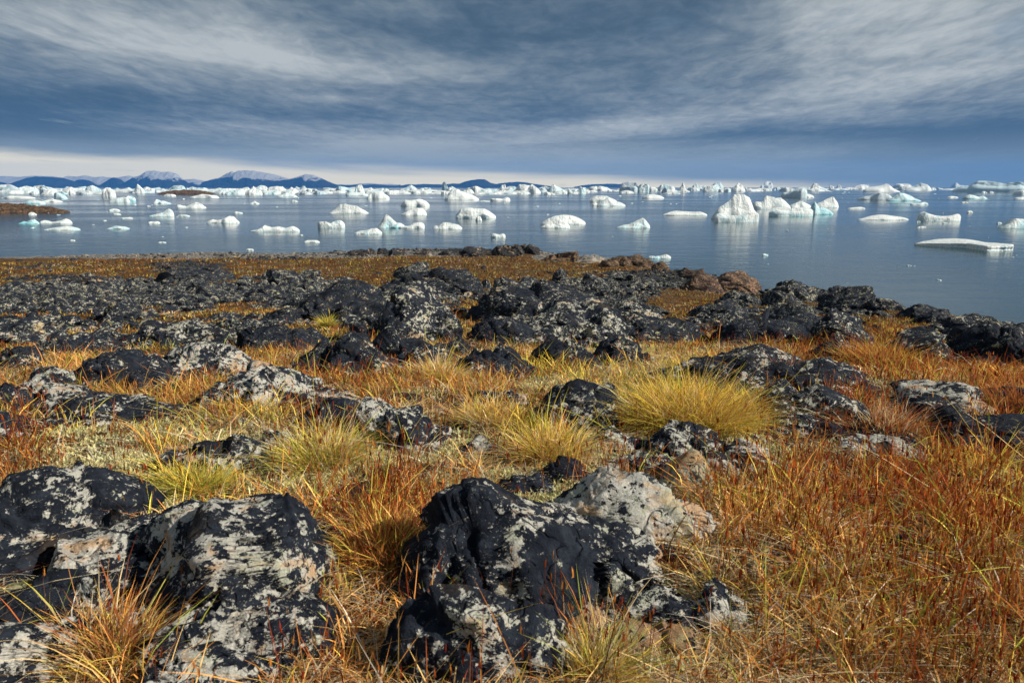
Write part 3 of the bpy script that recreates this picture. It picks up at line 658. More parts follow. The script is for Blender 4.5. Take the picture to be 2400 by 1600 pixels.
rubble('rubble', 42000, 11, 80, lambda g, x, y, z, r, k, gv: g.uniform(size=len(x)) < k*.62, lambda g, r: .011*r**.75*np.exp(g.normal(0, .62, len(r)))+.015, M_MID,
       'broken dark lichen rubble covering the middle slope', 5)
rubble('pale_rubble', 9000, 11, 110, lambda g, x, y, z, r, k, gv: g.uniform(size=len(x)) < k*.45, lambda g, r: .011*r**.75*np.exp(g.normal(0, .5, len(r))), M_MIDW,
       'paler lichen crusted stones mixed into the dark rubble', 6)
rubble('far_rubble', 26000, 70, 172, lambda g, x, y, z, r, k, gv: (g.uniform(size=len(x)) < k*.8+.02) & (z > .1), lambda g, r: .17*np.exp(g.normal(0, .6, len(r)))*(r/90)**.6, M_FAR,
       'small dark rocks scattered over the heath towards the shore', 7, 1)
rubble('beach_gravel', 30000, 95, 180, lambda g, x, y, z, r, k, gv: (g.uniform(size=len(x)) < gv*.9+.012) & (z > -.1), lambda g, r: .14*np.exp(g.normal(0, .55, len(r)))*(r/100)**.5, M_BEACH,
       'pale stones and gravel along the beach', 8, 1, 'gravel')

# ------------------------------------------------------------------ grass
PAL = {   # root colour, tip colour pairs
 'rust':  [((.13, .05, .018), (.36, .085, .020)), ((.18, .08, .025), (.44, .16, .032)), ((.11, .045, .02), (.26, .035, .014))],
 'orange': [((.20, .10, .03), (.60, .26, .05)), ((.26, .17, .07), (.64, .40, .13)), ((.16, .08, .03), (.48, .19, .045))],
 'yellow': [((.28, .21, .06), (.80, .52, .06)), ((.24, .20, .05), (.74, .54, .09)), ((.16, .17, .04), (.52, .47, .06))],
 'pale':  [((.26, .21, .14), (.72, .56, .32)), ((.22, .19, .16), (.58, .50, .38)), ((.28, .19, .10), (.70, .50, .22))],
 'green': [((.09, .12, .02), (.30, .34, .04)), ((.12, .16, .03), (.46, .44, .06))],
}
def ribbons(x, y, z, h, az, lean, curl, wid, c0, c1, rg, seg=3):
    """x,y,z roots; az lean azimuth; lean = sideways reach / height; curl = extra droop"""
    n = len(x); T = np.array([0, .38, .72, 1.0]) if seg == 3 else np.array([0, .55, 1.0]); K = len(T)
    hx, hy = np.cos(az), np.sin(az); th = rg.uniform(0, math.pi, n); wx, wy = np.cos(th), np.sin(th)
    side = rg.normal(0, .12, n)
    V = np.zeros((n, 2*K-1, 3), np.float32); Cc = np.zeros((n, 2*K-1, 3), np.float32)
    for k, t in enumerate(T):
        rch = lean*(t**1.5)*h; zz = h*(t-curl*t*t*.75); w = wid*(1-.55*t)*(1 if k < K-1 else 0)
        cx = x+hx*rch-hy*side*h*t*t; cy = y+hy*rch+hx*side*h*t*t
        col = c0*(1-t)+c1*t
        if k < K-1:
            for s_, j in ((-1, 2*k), (1, 2*k+1)):
                V[:, j, 0] = cx+s_*w*wx/2; V[:, j, 1] = cy+s_*w*wy/2; V[:, j, 2] = z+zz; Cc[:, j] = col
        else:
            V[:, 2*k, 0] = cx; V[:, 2*k, 1] = cy; V[:, 2*k, 2] = z+zz; Cc[:, 2*k] = col
    q = []
    sz = []
    for k in range(K-2): q += [2*k, 2*k+1, 2*k+3, 2*k+2]; sz.append(4)
    q += [2*K-4, 2*K-3, 2*K-2]; sz.append(3)
    F = (np.array(q)[None]+np.arange(n)[:, None]*(2*K-1)).ravel(); S = np.tile(np.array(sz), n)
    return V.reshape(-1, 3), F, S, Cc.reshape(-1, 3)
def join(parts):
    V, F, S, Q, off = [], [], [], [], 0
    for (v, f, s, c) in parts: V.append(v); F.append(f+off); S.append(s); Q.append(c); off += len(v)
    return np.concatenate(V), np.concatenate(F), np.concatenate(S), np.concatenate(Q)
def palette(rg, kinds):
    """kinds: array of palette names -> root and tip colours per blade"""
    c0 = np.zeros((len(kinds), 3)); c1 = np.zeros((len(kinds), 3))
    for k, L in PAL.items():
        i = np.where(kinds == k)[0]
        if not len(i): continue
        j = rg.integers(0, len(L), len(i)); A = np.array([q[0] for q in L]); Bq = np.array([q[1] for q in L]); c0[i] = A[j]; c1[i] = Bq[j]
    v = 1.12*np.exp(rg.normal(0, .30, len(kinds)))[:, None]; return c0*v, c1*v
# where each kind of grass grows (picture places turned into weights at real ground points)
GR = {
 'rust': [(2120, 1200, 380, 230, 1.15), (2250, 1450, 220, 180, .9), (1750, 1330, 150, 90, .6), (1900, 820, 120, 60, 1.1), (2130, 830, 330, 70, 1.2), (2020, 960, 100, 60, 1.1), (950, 1220, 140, 130, 1.0), (870, 870, 160, 50, .8),
          (2350, 950, 120, 90, 1.2), (60, 1050, 90, 60, 1.1), (740, 1000, 90, 60, 1.1), (560, 920, 140, 60, .6), (1170, 700, 60, 60, .9), (1650, 780, 150, 30, .8), (1400, 1130, 150, 30, .9), (1800, 1150, 220, 60, .9), (500, 1500, 180, 120, .35)],
 'orange': [(950, 1400, 200, 220, 1.0), (450, 930, 200, 60, .9), (1050, 900, 250, 60, .8), (2000, 1450, 420, 200, .9), (1750, 1250, 200, 120, .8), (200, 850, 120, 50, .7), (600, 840, 80, 40, .8), (330, 1500, 160, 130, 1.0), (1180, 760, 90, 50, .8), (1450, 1540, 150, 70, .7)],
 'yellow': [(1980, 1380, 160, 90, .8), (1850, 1200, 160, 60, .8), (2150, 1500, 120, 80, .9), (2330, 1200, 80, 90, .8), (1750, 1430, 110, 60, .8), (1600, 960, 190, 70, 1.2), (1250, 1020, 110, 60, 1.1), (760, 1040, 80, 60, .8), (600, 970, 90, 50, .9), (400, 1130, 110, 60, .9), (300, 980, 140, 40, .7), (2330, 1080, 120, 60, .6), (1850, 1000, 150, 40, .6), (1360, 1480, 110, 90, .7), (2330, 1350, 80, 120, .5), (350, 790, 90, 40, .8), (840, 770, 60, 30, .7), (1300, 870, 150, 30, .8), (770, 1050, 80, 80, .8)],
 'pale': [(1820, 1470, 300, 150, .85), (1900, 1250, 260, 60, .7), (1100, 1500, 180, 120, .8), (1000, 1080, 150, 70, .7), (1000, 860, 60, 50, .8), (740, 1120, 120, 60, .6), (2300, 1430, 100, 90, .8), (1950, 860, 140, 50, .6), (600, 1000, 140, 60, .6), (950, 980, 90, 40, .7)],
}
BARE = [(850, 1080, 90, 40, .8), (640, 1080, 110, 40, .9), (250, 1080, 160, 30, .6), (1060, 1060, 90, 40, .8), (1350, 1020, 60, 40, .7), (1000, 930, 60, 20, .6), (1280, 900, 80, 20, .5), (400, 1000, 120, 20, .5), (1650, 1070, 240, 50, .95), (2080, 1040, 160, 40, .85), (1120, 990, 110, 35, .8), (720, 1130, 160, 55, .8), (560, 1030, 160, 35, .6), (180, 1030, 130, 45, .6), (380, 1170, 130, 45, .7), (1000, 1130, 80, 40, .6),
        (1200, 960, 60, 30, .5), (1550, 1540, 120, 50, .8), (1950, 890, 90, 25, .7), (300, 850, 60, 30, .4), (470, 1350, 120, 60, .9), (160, 1300, 200, 80, .9), (1290, 1230, 200, 160, .9)]
def in_foot(x, y, k=1.0):
    m = np.zeros(len(x), bool)
    for (fx, fy, rx, ry) in FOOT:
        m |= (((x-fx)/(rx*k))**2+((y-fy)/(ry*k))**2) < 1
    return m
def build_grass():
    rg = np.random.default_rng(21); xs = []
    N = 30000; r = np.linspace(1.15, 34, 4000); rho = np.minimum(160, 3400/r**2)*r; cdf = np.cumsum(rho); tot = int(cdf[-1]*(r[1]-r[0])*2.9); cdf /= cdf[-1]
    rr = np.interp(rg.uniform(size=tot), cdf, r); az = rg.uniform(-1.45, 1.45, tot); kq = (np.abs(az) < .875) | (rr < 6.5); rr, az = rr[kq], az[kq]; tot = len(rr); x = rr*np.sin(az); y = rr*np.cos(az)
    z, rock, grav, lich = G(x, y, True); px, py = project(x, y, z)
    n1 = fbm(P3(x*2.2, y*2.2, 2.), 3); n2 = fbm(P3(x*1.1, y*1.1, 12.), 3); n3 = fbm(P3(x*1.7, y*1.7, 22.), 3)
    wts = {k: blobs(px, py, GR[k]) for k in GR}
    wts['rust'] += .22+.8*n1; wts['orange'] += .34+.5*n2; wts['yellow'] += .16+.7*n3; wts['pale'] += .42-.6*n1
    names = np.array(list(GR)); M = np.stack([np.maximum(wts[k], 0)**3.0 for k in names], 1)+1e-4; M /= M.sum(1)[:, None]
    dens = sum(blobs(px, py, GR[k]) for k in GR); bare = blobs(px, py, BARE)
    keepp = np.clip(.38+.45*dens+1.3*n2+.9*fbm(P3(x*3.6, y*3.6, 41.), 2)-1.7*bare, .01, 1)*(1-rock)**1.5*(1-grav)
    keepp *= np.clip(1.25-rr/34, .15, 1)
    keep = (rg.uniform(size=tot) < keepp) & ~in_foot(x, y, 1.06)
    x, y, z, rr, M, bare = x[keep], y[keep], z[keep], rr[keep], M[keep], bare[keep]
    T = len(x)
    kt = np.array([rg.choice(4, p=m) for m in M])
    nb = np.where(rr < 4, 24, 22); nb = np.maximum(6, (nb*rg.uniform(.5, 1.4, T)).astype(int))
    tid = np.repeat(np.arange(T), nb); n = len(tid); spread = (.022+.012*rr[tid]**.7)*rg.uniform(.6, 1.3, T)[tid]
    ox, oy = rg.normal(0, 1, n)*spread, rg.normal(0, 1, n)*spread
    bx, by = x[tid]+ox, y[tid]+oy; bz = G(bx, by)-.012
    mixk = rg.uniform(size=n) < .22
    kk = names[kt[tid]]; rnd = names[rg.integers(0, 4, n)]; kk = np.where(mixk, rnd, kk).astype(object)
    green = (rg.uniform(size=n) < .07); kk[green] = 'green'
    hh = {'rust': .145, 'orange': .15, 'yellow': .165, 'pale': .12, 'green': .16}
    H = np.array([hh[k] for k in kk])*np.exp(rg.normal(0, .32, n))*np.interp(rr[tid], [2, 6, 14, 30], [1.05, 1.0, .85, 1.0])*rg.uniform(.7, 1.25, T)[tid]
    azm = np.arctan2(oy, ox)+rg.normal(0, .9, n)
    lean = np.abs(rg.normal(.65, .45, n)); stiff = (kk == 'rust'); lean = np.where(stiff, lean*.6, lean); lean = np.where(kk == 'pale', lean*2.0, lean)
    curl = np.clip(rg.normal(.35, .35, n), 0, 1.05); curl = np.where(stiff, curl*.6, curl); curl = np.where(kk == 'pale', np.clip(curl+.4, 0, 1.15), curl)
    wid = (.0040+.00055*rr[tid])*rg.uniform(.5, 1.4, n)*np.where(kk == 'pale', 1.2, 1.0)
    c0, c1 = palette(rg, kk)
    tv = (np.exp(rg.normal(.24, .45, T))*np.clip(1+1.3*fbm(P3(x*.8, y*.8, 31.), 3), .6, 1.5))[tid][:, None]; c0 = c0*tv; c1 = c1*np.minimum(tv, 1.5)
    ok = rr[tid] < 9
    P = [ribbons(bx[m], by[m], bz[m], H[m], azm[m], lean[m], curl[m], wid[m], c0[m], c1[m], rg, s) for m, s in ((ok, 3), (~ok, 2))]
    V, F, S, Q = join(P)
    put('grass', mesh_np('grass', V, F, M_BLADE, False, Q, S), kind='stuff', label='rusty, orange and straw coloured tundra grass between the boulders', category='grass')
    print('grass blades', n)
    # dry litter: short crossed stems lying low between the tufts
    N = 150000; r = np.exp(rg.uniform(math.log(1.2), math.log(12), N)); az = rg.uniform(-1.4, 1.4, N); kq = (np.abs(az) < .87) | (r < 6.5); r, az = r[kq], az[kq]; N = len(r); x = r*np.sin(az); y = r*np.cos(az)
    z = base_z(x, y); k = ~in_foot(x, y, .9) & (rg.uniform(size=N) > 1.1*blobs(*project(x, y, z), BARE)); x, y, r = x[k], y[k], r[k]; z, rock, grav, lich = G(x, y, True); n = len(x)
    kk = np.array(['pale', 'orange', 'pale', 'rust'], object)[rg.integers(0, 4, n)]; c0, c1 = palette(rg, kk)
    H = rg.uniform(.02, .06, n); L = rg.uniform(1.5, 4.5, n)
    V, F, S, Q = ribbons(x, y, z+rg.uniform(0, .03, n), H, rg.uniform(0, 6.28, n), L, rg.uniform(.2, 1.3, n), (.0026+.0006*r), c0*1.6, c1*1.1, rg, 3)
    put('dry_litter', mesh_np('dry_litter', V, F, M_BLADE, False, Q, S), kind='stuff', label='tangled dead straw lying low among the grass', category='grass')
    # red stems and seed heads standing over the grass
    N = 15000; r = np.exp(rg.uniform(math.log(1.5), math.log(20), N)); az = rg.uniform(-.87, .87, N); x = r*np.sin(az); y = r*np.cos(az)
    z, rock, grav, lich = G(x, y, True); px, py = project(x, y, z)
    w = blobs(px, py, GR['rust'])+.35*blobs(px, py, GR['yellow'])+.10
    k = (rg.uniform(size=N) < w) & ~in_foot(x, y, 1.0) & (rock < .3); x, y, z, r = x[k], y[k], z[k], r[k]; n = len(x)
    kk = np.array(['rust', 'rust', 'rust', 'orange'], object)[rg.integers(0, 4, n)]; c0, c1 = palette(rg, kk)
    H = rg.uniform(.16, .30, n); azm = rg.uniform(0, 6.28, n); ln = np.abs(rg.normal(0, .22, n))
    P = [ribbons(x, y, z, H, azm, ln, np.full(n, .08), (.0026+.0005*r), c0, c1*np.array([.8, .6, .8]), rg, 3)]
    tipx = x+np.cos(azm)*ln*H*.85; tipy = y+np.sin(azm)*ln*H*.85; tz = z+H*.80
    for q in range(3): P.append(ribbons(tipx, tipy, tz, rg.uniform(.02, .045, n), rg.uniform(0, 6.28, n), np.full(n, .15), np.zeros(n), (.005+.0007*r), c1*.8, c1*.7, rg, 2))
    V, F, S, Q = join(P)
    put('red_stems', mesh_np('red_stems', V, F, M_BLADE, False, Q, S), kind='stuff', label='dark red upright stems with seed heads above the grass', category='plant stems')
    # reindeer lichen: stubby pale tufts in mats
    N = 66000; r = np.exp(rg.uniform(math.log(1.3), math.log(13), N)); az = rg.uniform(-1.4, 1.4, N); kq = (np.abs(az) < .87) | (r < 6.5); r, az = r[kq], az[kq]; N = len(r); x = r*np.sin(az); y = r*np.cos(az)
    z, rock, grav, lich = G(x, y, True); px, py = project(x, y, z); bare = blobs(px, py, BARE); nn = fbm(P3(x*3, y*3, 4.), 3)
    k = (rg.uniform(size=N) < np.clip(1.2*bare+.45*lich+1.2*nn-.12, 0, 1)) & ~in_foot(x, y, .98); x, y, r = x[k], y[k], r[k]; T = len(x)
    tid = np.repeat(np.arange(T), 14); n = len(tid); sp = .010+.0035*r[tid]
    ox, oy = rg.normal(0, 1, n)*sp, rg.normal(0, 1, n)*sp; bx, by = x[tid]+ox, y[tid]+oy; bz = G(bx, by)-.004
    v = rg.uniform(.5, 1.15, n)[:, None]; tint = rg.uniform(size=T)[tid][:, None]
    c1 = (np.array([.84, .78, .34])*(1-tint)+np.array([.76, .74, .46])*tint)*v; c0 = c1*.85
    V, F, S, Q = ribbons(bx, by, bz, rg.uniform(.016, .045, n), np.arctan2(oy, ox)+rg.normal(0, .8, n), rg.uniform(.2, 1.0, n), rg.uniform(0, .5, n), (.006+.0012*r[tid])*rg.uniform(.6, 1.4, n), c0, c1, rg, 2)
    put('ground_lichen', mesh_np('ground_lichen', V, F, M_BLADE, False, Q, S), kind='stuff', label='pale yellow green lichen matted over bare soil between tufts', category='lichen')
    # low heath cover in the middle distance
    N = 38000; r = np.exp(rg.uniform(math.log(14), math.log(158), N)); az = rg.uniform(-.82, .82, N); x = r*np.sin(az); y = r*np.cos(az)
    z, rock, grav, lich = G(x, y, True); n1 = fbm(P3(x*.4, y*.4, 2.), 4)
    k = (rg.uniform(size=N) < np.clip(.6+1.3*n1, .05, 1)*(1-rock)*(1-grav)) & (z > .5); x, y, z, r, n1 = x[k], y[k], z[k], r[k], n1[k]; T = len(x)
    tid = np.repeat(np.arange(T), 7); n = len(tid); sp = .02*r[tid]**.7
    ox, oy = rg.normal(0, 1, n)*sp, rg.normal(0, 1, n)*sp; bx, by = x[tid]+ox, y[tid]+oy; bz = G(bx, by)-.02
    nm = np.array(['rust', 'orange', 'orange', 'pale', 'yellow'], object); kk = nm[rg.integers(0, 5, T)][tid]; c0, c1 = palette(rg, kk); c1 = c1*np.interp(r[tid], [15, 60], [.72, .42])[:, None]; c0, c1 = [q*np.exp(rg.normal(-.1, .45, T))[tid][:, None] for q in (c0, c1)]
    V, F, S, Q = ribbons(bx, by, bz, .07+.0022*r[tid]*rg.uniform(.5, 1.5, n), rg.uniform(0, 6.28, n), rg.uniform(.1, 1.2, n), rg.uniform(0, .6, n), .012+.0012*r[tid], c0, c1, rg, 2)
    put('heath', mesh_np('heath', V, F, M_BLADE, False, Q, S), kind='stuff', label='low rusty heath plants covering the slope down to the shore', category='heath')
build_grass()

def tussock(px, py, wpx, h, kinds, n, label, seed, lean=.9):
    rg = np.random.default_rng(seed); px, py, wpx = px*1.0204, py*1.0204, wpx*1.0204
    X, Y, Z = ground_hit(px, py); R = wpx/FX*Y/ray(px, py)[1]/2; Yc = Y+R*.5; Xc = X*Yc/Y; Zc = float(G(Xc, Yc)[0])
    m = max(10, n//110); ta = rg.uniform(0, 6.28, m); tr = np.sqrt(rg.uniform(0, 1, m)); tid = rg.integers(0, m, n)
    tx = np.cos(ta)*tr*R*.72; ty = np.sin(ta)*tr*R*.60; sp = R*.10+.012
    ox, oy = rg.normal(0, sp, n), rg.normal(0, sp, n); x = tx[tid]+ox; y = ty[tid]+oy; rad = np.clip(np.hypot(x, y)/R, 0, 1.2)
    z = G(x+Xc, y+Yc)-Zc-.015
    tk = rg.integers(0, len(kinds), m); kk = np.array(kinds, object)[np.where(rg.uniform(size=n) < .65, tk[tid], rg.integers(0, len(kinds), n))]; c0, c1 = palette(rg, kk)
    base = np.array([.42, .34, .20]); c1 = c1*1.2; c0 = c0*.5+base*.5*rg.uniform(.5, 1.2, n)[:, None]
    H = h*rg.uniform(.55, 1.15, m)[tid]*(1-.35*rad)*np.exp(rg.normal(0, .28, n)); az = np.arctan2(y*.8+oy*2, x*.8+ox*2)+rg.normal(0, .75, n)
    V, F, S, Q = ribbons(x, y, z, H, az, lean*(.2+rad*.75)*rg.uniform(.2, 2.2, n), np.clip(.15+.7*rad*rg.uniform(.1, 1.5, n), 0, 1.2), (.0030+.0006*Y)*rg.uniform(.5, 1.3, n), c0, c1, rg, 3)
    # blades rooted on a small hummock of dead thatch
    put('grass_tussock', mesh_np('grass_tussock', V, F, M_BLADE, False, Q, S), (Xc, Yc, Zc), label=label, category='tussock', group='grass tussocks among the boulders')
tussock(1575, 1000, 360, .34, ['yellow', 'yellow', 'yellow', 'pale', 'orange'], 9000, 'largest golden yellow grass tussock, between two dark boulders', 1)
tussock(1265, 1065, 200, .24, ['yellow', 'yellow', 'orange', 'pale'], 4500, 'golden tussock spilling over pale lichen, left of the white striped stone', 2)
tussock(1130, 985, 190, .22, ['orange', 'yellow', 'pale'], 3500, 'orange yellow tussock right of the speckled domed boulder', 3)
tussock(740, 1085, 210, .24, ['yellow', 'green', 'pale', 'yellow'], 3800, 'yellow green tussock with grey dead base, above the squared boulder', 4)
tussock(2025, 1005, 200, .22, ['rust', 'orange', 'rust', 'pale'], 3800, 'rust coloured tussock left of the wedge shaped rock', 5)
tussock(1010, 880, 110, .26, ['pale', 'yellow', 'pale'], 2200, 'greyish straw tussock in front of the grey speckled rock', 6)
tussock(1790, 895, 190, .30, ['rust', 'orange', 'rust'], 3600, 'tall rust red tussock at the right end of the whaleback rock', 7)
tussock(2040, 850, 260, .36, ['rust', 'orange', 'rust', 'yellow'], 4200, 'wide rust red tussock standing against the dark seaward ridge', 8)
tussock(450, 1140, 150, .20, ['yellow', 'green', 'yellow'], 1600, 'yellow green tuft beside the corner of the tall squared boulder', 9)
tussock(255, 1560, 260, .26, ['orange', 'rust', 'pale', 'yellow'], 1500, 'loose orange tuft in front of the bottom left slabs', 10)
tussock(1340, 1590, 190, .22, ['yellow', 'green', 'orange', 'pale'], 1100, 'sparse yellow green tuft at the bottom edge, below the central heap', 11)
tussock(880, 1330, 230, .20, ['rust', 'orange', 'rust', 'yellow'], 2600, 'rusty tussock filling the gap between squared boulder and central heap', 12)
tussock(2330, 960, 160, .30, ['rust', 'rust', 'orange'], 2200, 'dark red tussock at the right edge beside the shaded black rock', 13)
tussock(760, 752, 50, .35, ['green', 'yellow'], 500, 'small bright green tuft below the dark boulder left of the great one', 14)

# ------------------------------------------------------------------ icebergs
def ice_body(seed, w, d, h, prof, p=3.0, rough=1.0, nu=64, nv=26, back=0.0, tilt=0.0, footp=4.0):
    rg = np.random.default_rng(seed); u = np.linspace(-1, 1, nu); v = np.linspace(-1, 1, nv); v = np.sign(v)*np.abs(v)**.8
    U, Vv = np.meshgrid(u, v, indexing='ij'); xs = np.linspace(-1, 1, len(prof)); P = np.interp(u, xs, prof)
    P = (P*(1-.55*np.abs(u)**8)); P = np.maximum(P, .02)[:, None]
    off = rg.uniform(0, 80, 3)
    half = (1-np.abs(U)**footp)**.5*(.80+.45*perlin(np.stack([U.ravel()*1.5+off[0], U.ravel()*0, U.ravel()*0], 1)).reshape(U.shape))
    x = U*w/2; y = Vv*half*d/2
    S = np.clip(1-np.abs(Vv)**p, 0, 1)**(.5 if p >= 4 else .62 if p >= 3 else .85); S = S*(1+rg.uniform(-.4, .4)*Vv*U+rg.uniform(-.1, .35)*Vv)
    q = np.stack([x.ravel()/w*3.2+off[0], y.ravel()/w*3.2+off[1], np.zeros(x.size)+off[2]], 1)
    nz = fbm(q*1.6, 4, .55).reshape(x.shape); rd = fbm(q*1.2+9, 4, .55, True).reshape(x.shape)
    z = h*P*S*(1+.10*rough*nz+.07*rough*(rd-.35))
    z = z+h*.03*rough*np.round(nz*4)/4*S
    z0_ = z.copy()
    for k in range(7):
        u0, gu, gy = rg.uniform(-1, 1), rg.uniform(-1.6, 1.6), rg.uniform(-1.1, 1.1); lim = h*P*(rg.uniform(.7, 1.1)+gu*(U-u0)*.5+gy*Vv)
        z = np.where(z > lim, np.maximum(lim, z0_*.42), z)
    zm = z.max(1)[:, None]; z = z*np.clip(h*P/np.maximum(zm, 1e-3), .8, 2.2)*(1+.06*rough*perlin(np.stack([u*9+off[0], u*0, u*0], 1)))[:, None]
    x = x+w*.018*rough*fbm(q*3+30, 3).reshape(x.shape); y = y+w*.02*rough*fbm(q*2+60, 3).reshape(x.shape)*(S > 0)
    z = np.where((np.abs(Vv) > .999) | (np.abs(U) > .999), -max(.6, .05*h), z)
    z = z*1.0
    idx = np.arange(nu*nv).reshape(nu, nv); F = np.stack([idx[:-1, :-1], idx[1:, :-1], idx[1:, 1:], idx[:-1, 1:]], -1).reshape(-1, 4)
    return np.stack([x.ravel(), y.ravel(), z.ravel()], 1), F
def berg(box4, prof, label, mat=None, depth=.55, p=3.0, rough=1.0, seed=1, extra=(), name='iceberg', cat='iceberg', group='icebergs afloat in the bay', nu=64, nv=26, tilt=0.0):
    x0, yt, x1, yb = box4; cx = (x0+x1)/2; X, Y = sea(cx, yb); w = (x1-x0)/FX*Y/ray(cx, yb)[1]; d = w*depth
    Yc = Y+d*.5; Xc = X*Yc/Y; w *= Yc/Y; h = max(z_at(cx, yt, Yc), .04*w)
    yaw = -.62 if mat in (I_GREY, I_FARG) else 0.; w *= 1+.2*abs(yaw)
    V, F = ice_body(seed*3+1, w, d, h, prof, p, rough, nu, nv, tilt=tilt)
    Vs, Fs, off = [V], [F], len(V)
    for (bx, pf, pp, dd) in extra:
        a0, at, a1, ab = bx; c = (a0+a1)/2; Xe, Ye = sea(c, ab); we = (a1-a0)/FX*Ye/ray(c, ab)[1]; de = we*dd; Ye2 = Ye+de*.5
        he = max(z_at(c, at, Ye2), .03*we); v2, f2 = ice_body(seed*5+int(a0), we*1.02, de, he, pf, pp, rough, 48, 20)
        v2 = v2+np.array([Xe*Ye2/Ye-Xc, Ye2-Yc, 0]); Vs.append(v2); Fs.append(f2)
    root = put(name, mesh_np(name, V, F, mat or I_WHITE, False), (Xc, Yc, 0), label=label, category=cat, group=group); root.rotation_euler = (0, 0, yaw)
    for v2, f2 in zip(Vs[1:], Fs[1:]): put('ice_lobe', mesh_np('ice_lobe', v2, f2, I_WHITE, False), (0, 0, 0), root).rotation_euler = (0, 0, -yaw)
    return root
def Z1(a, b, c, d): return (a/2.94, 380+b/2.94, c/2.94, 380+d/2.94)
def Z2(a, b, c, d): return (700+a/2.94, 380+b/2.94, 700+c/2.94, 380+d/2.94)
def Z3(a, b, c, d): return (1400+a/3.92, 380+b/3.92, 1400+c/3.92, 380+d/3.92)
def Z4(a, b, c, d): return (1900+a/4.704, 400+b/4.704, 1900+c/4.704, 400+d/4.704)
R_, K_ = I_WHITE, I_CYAN
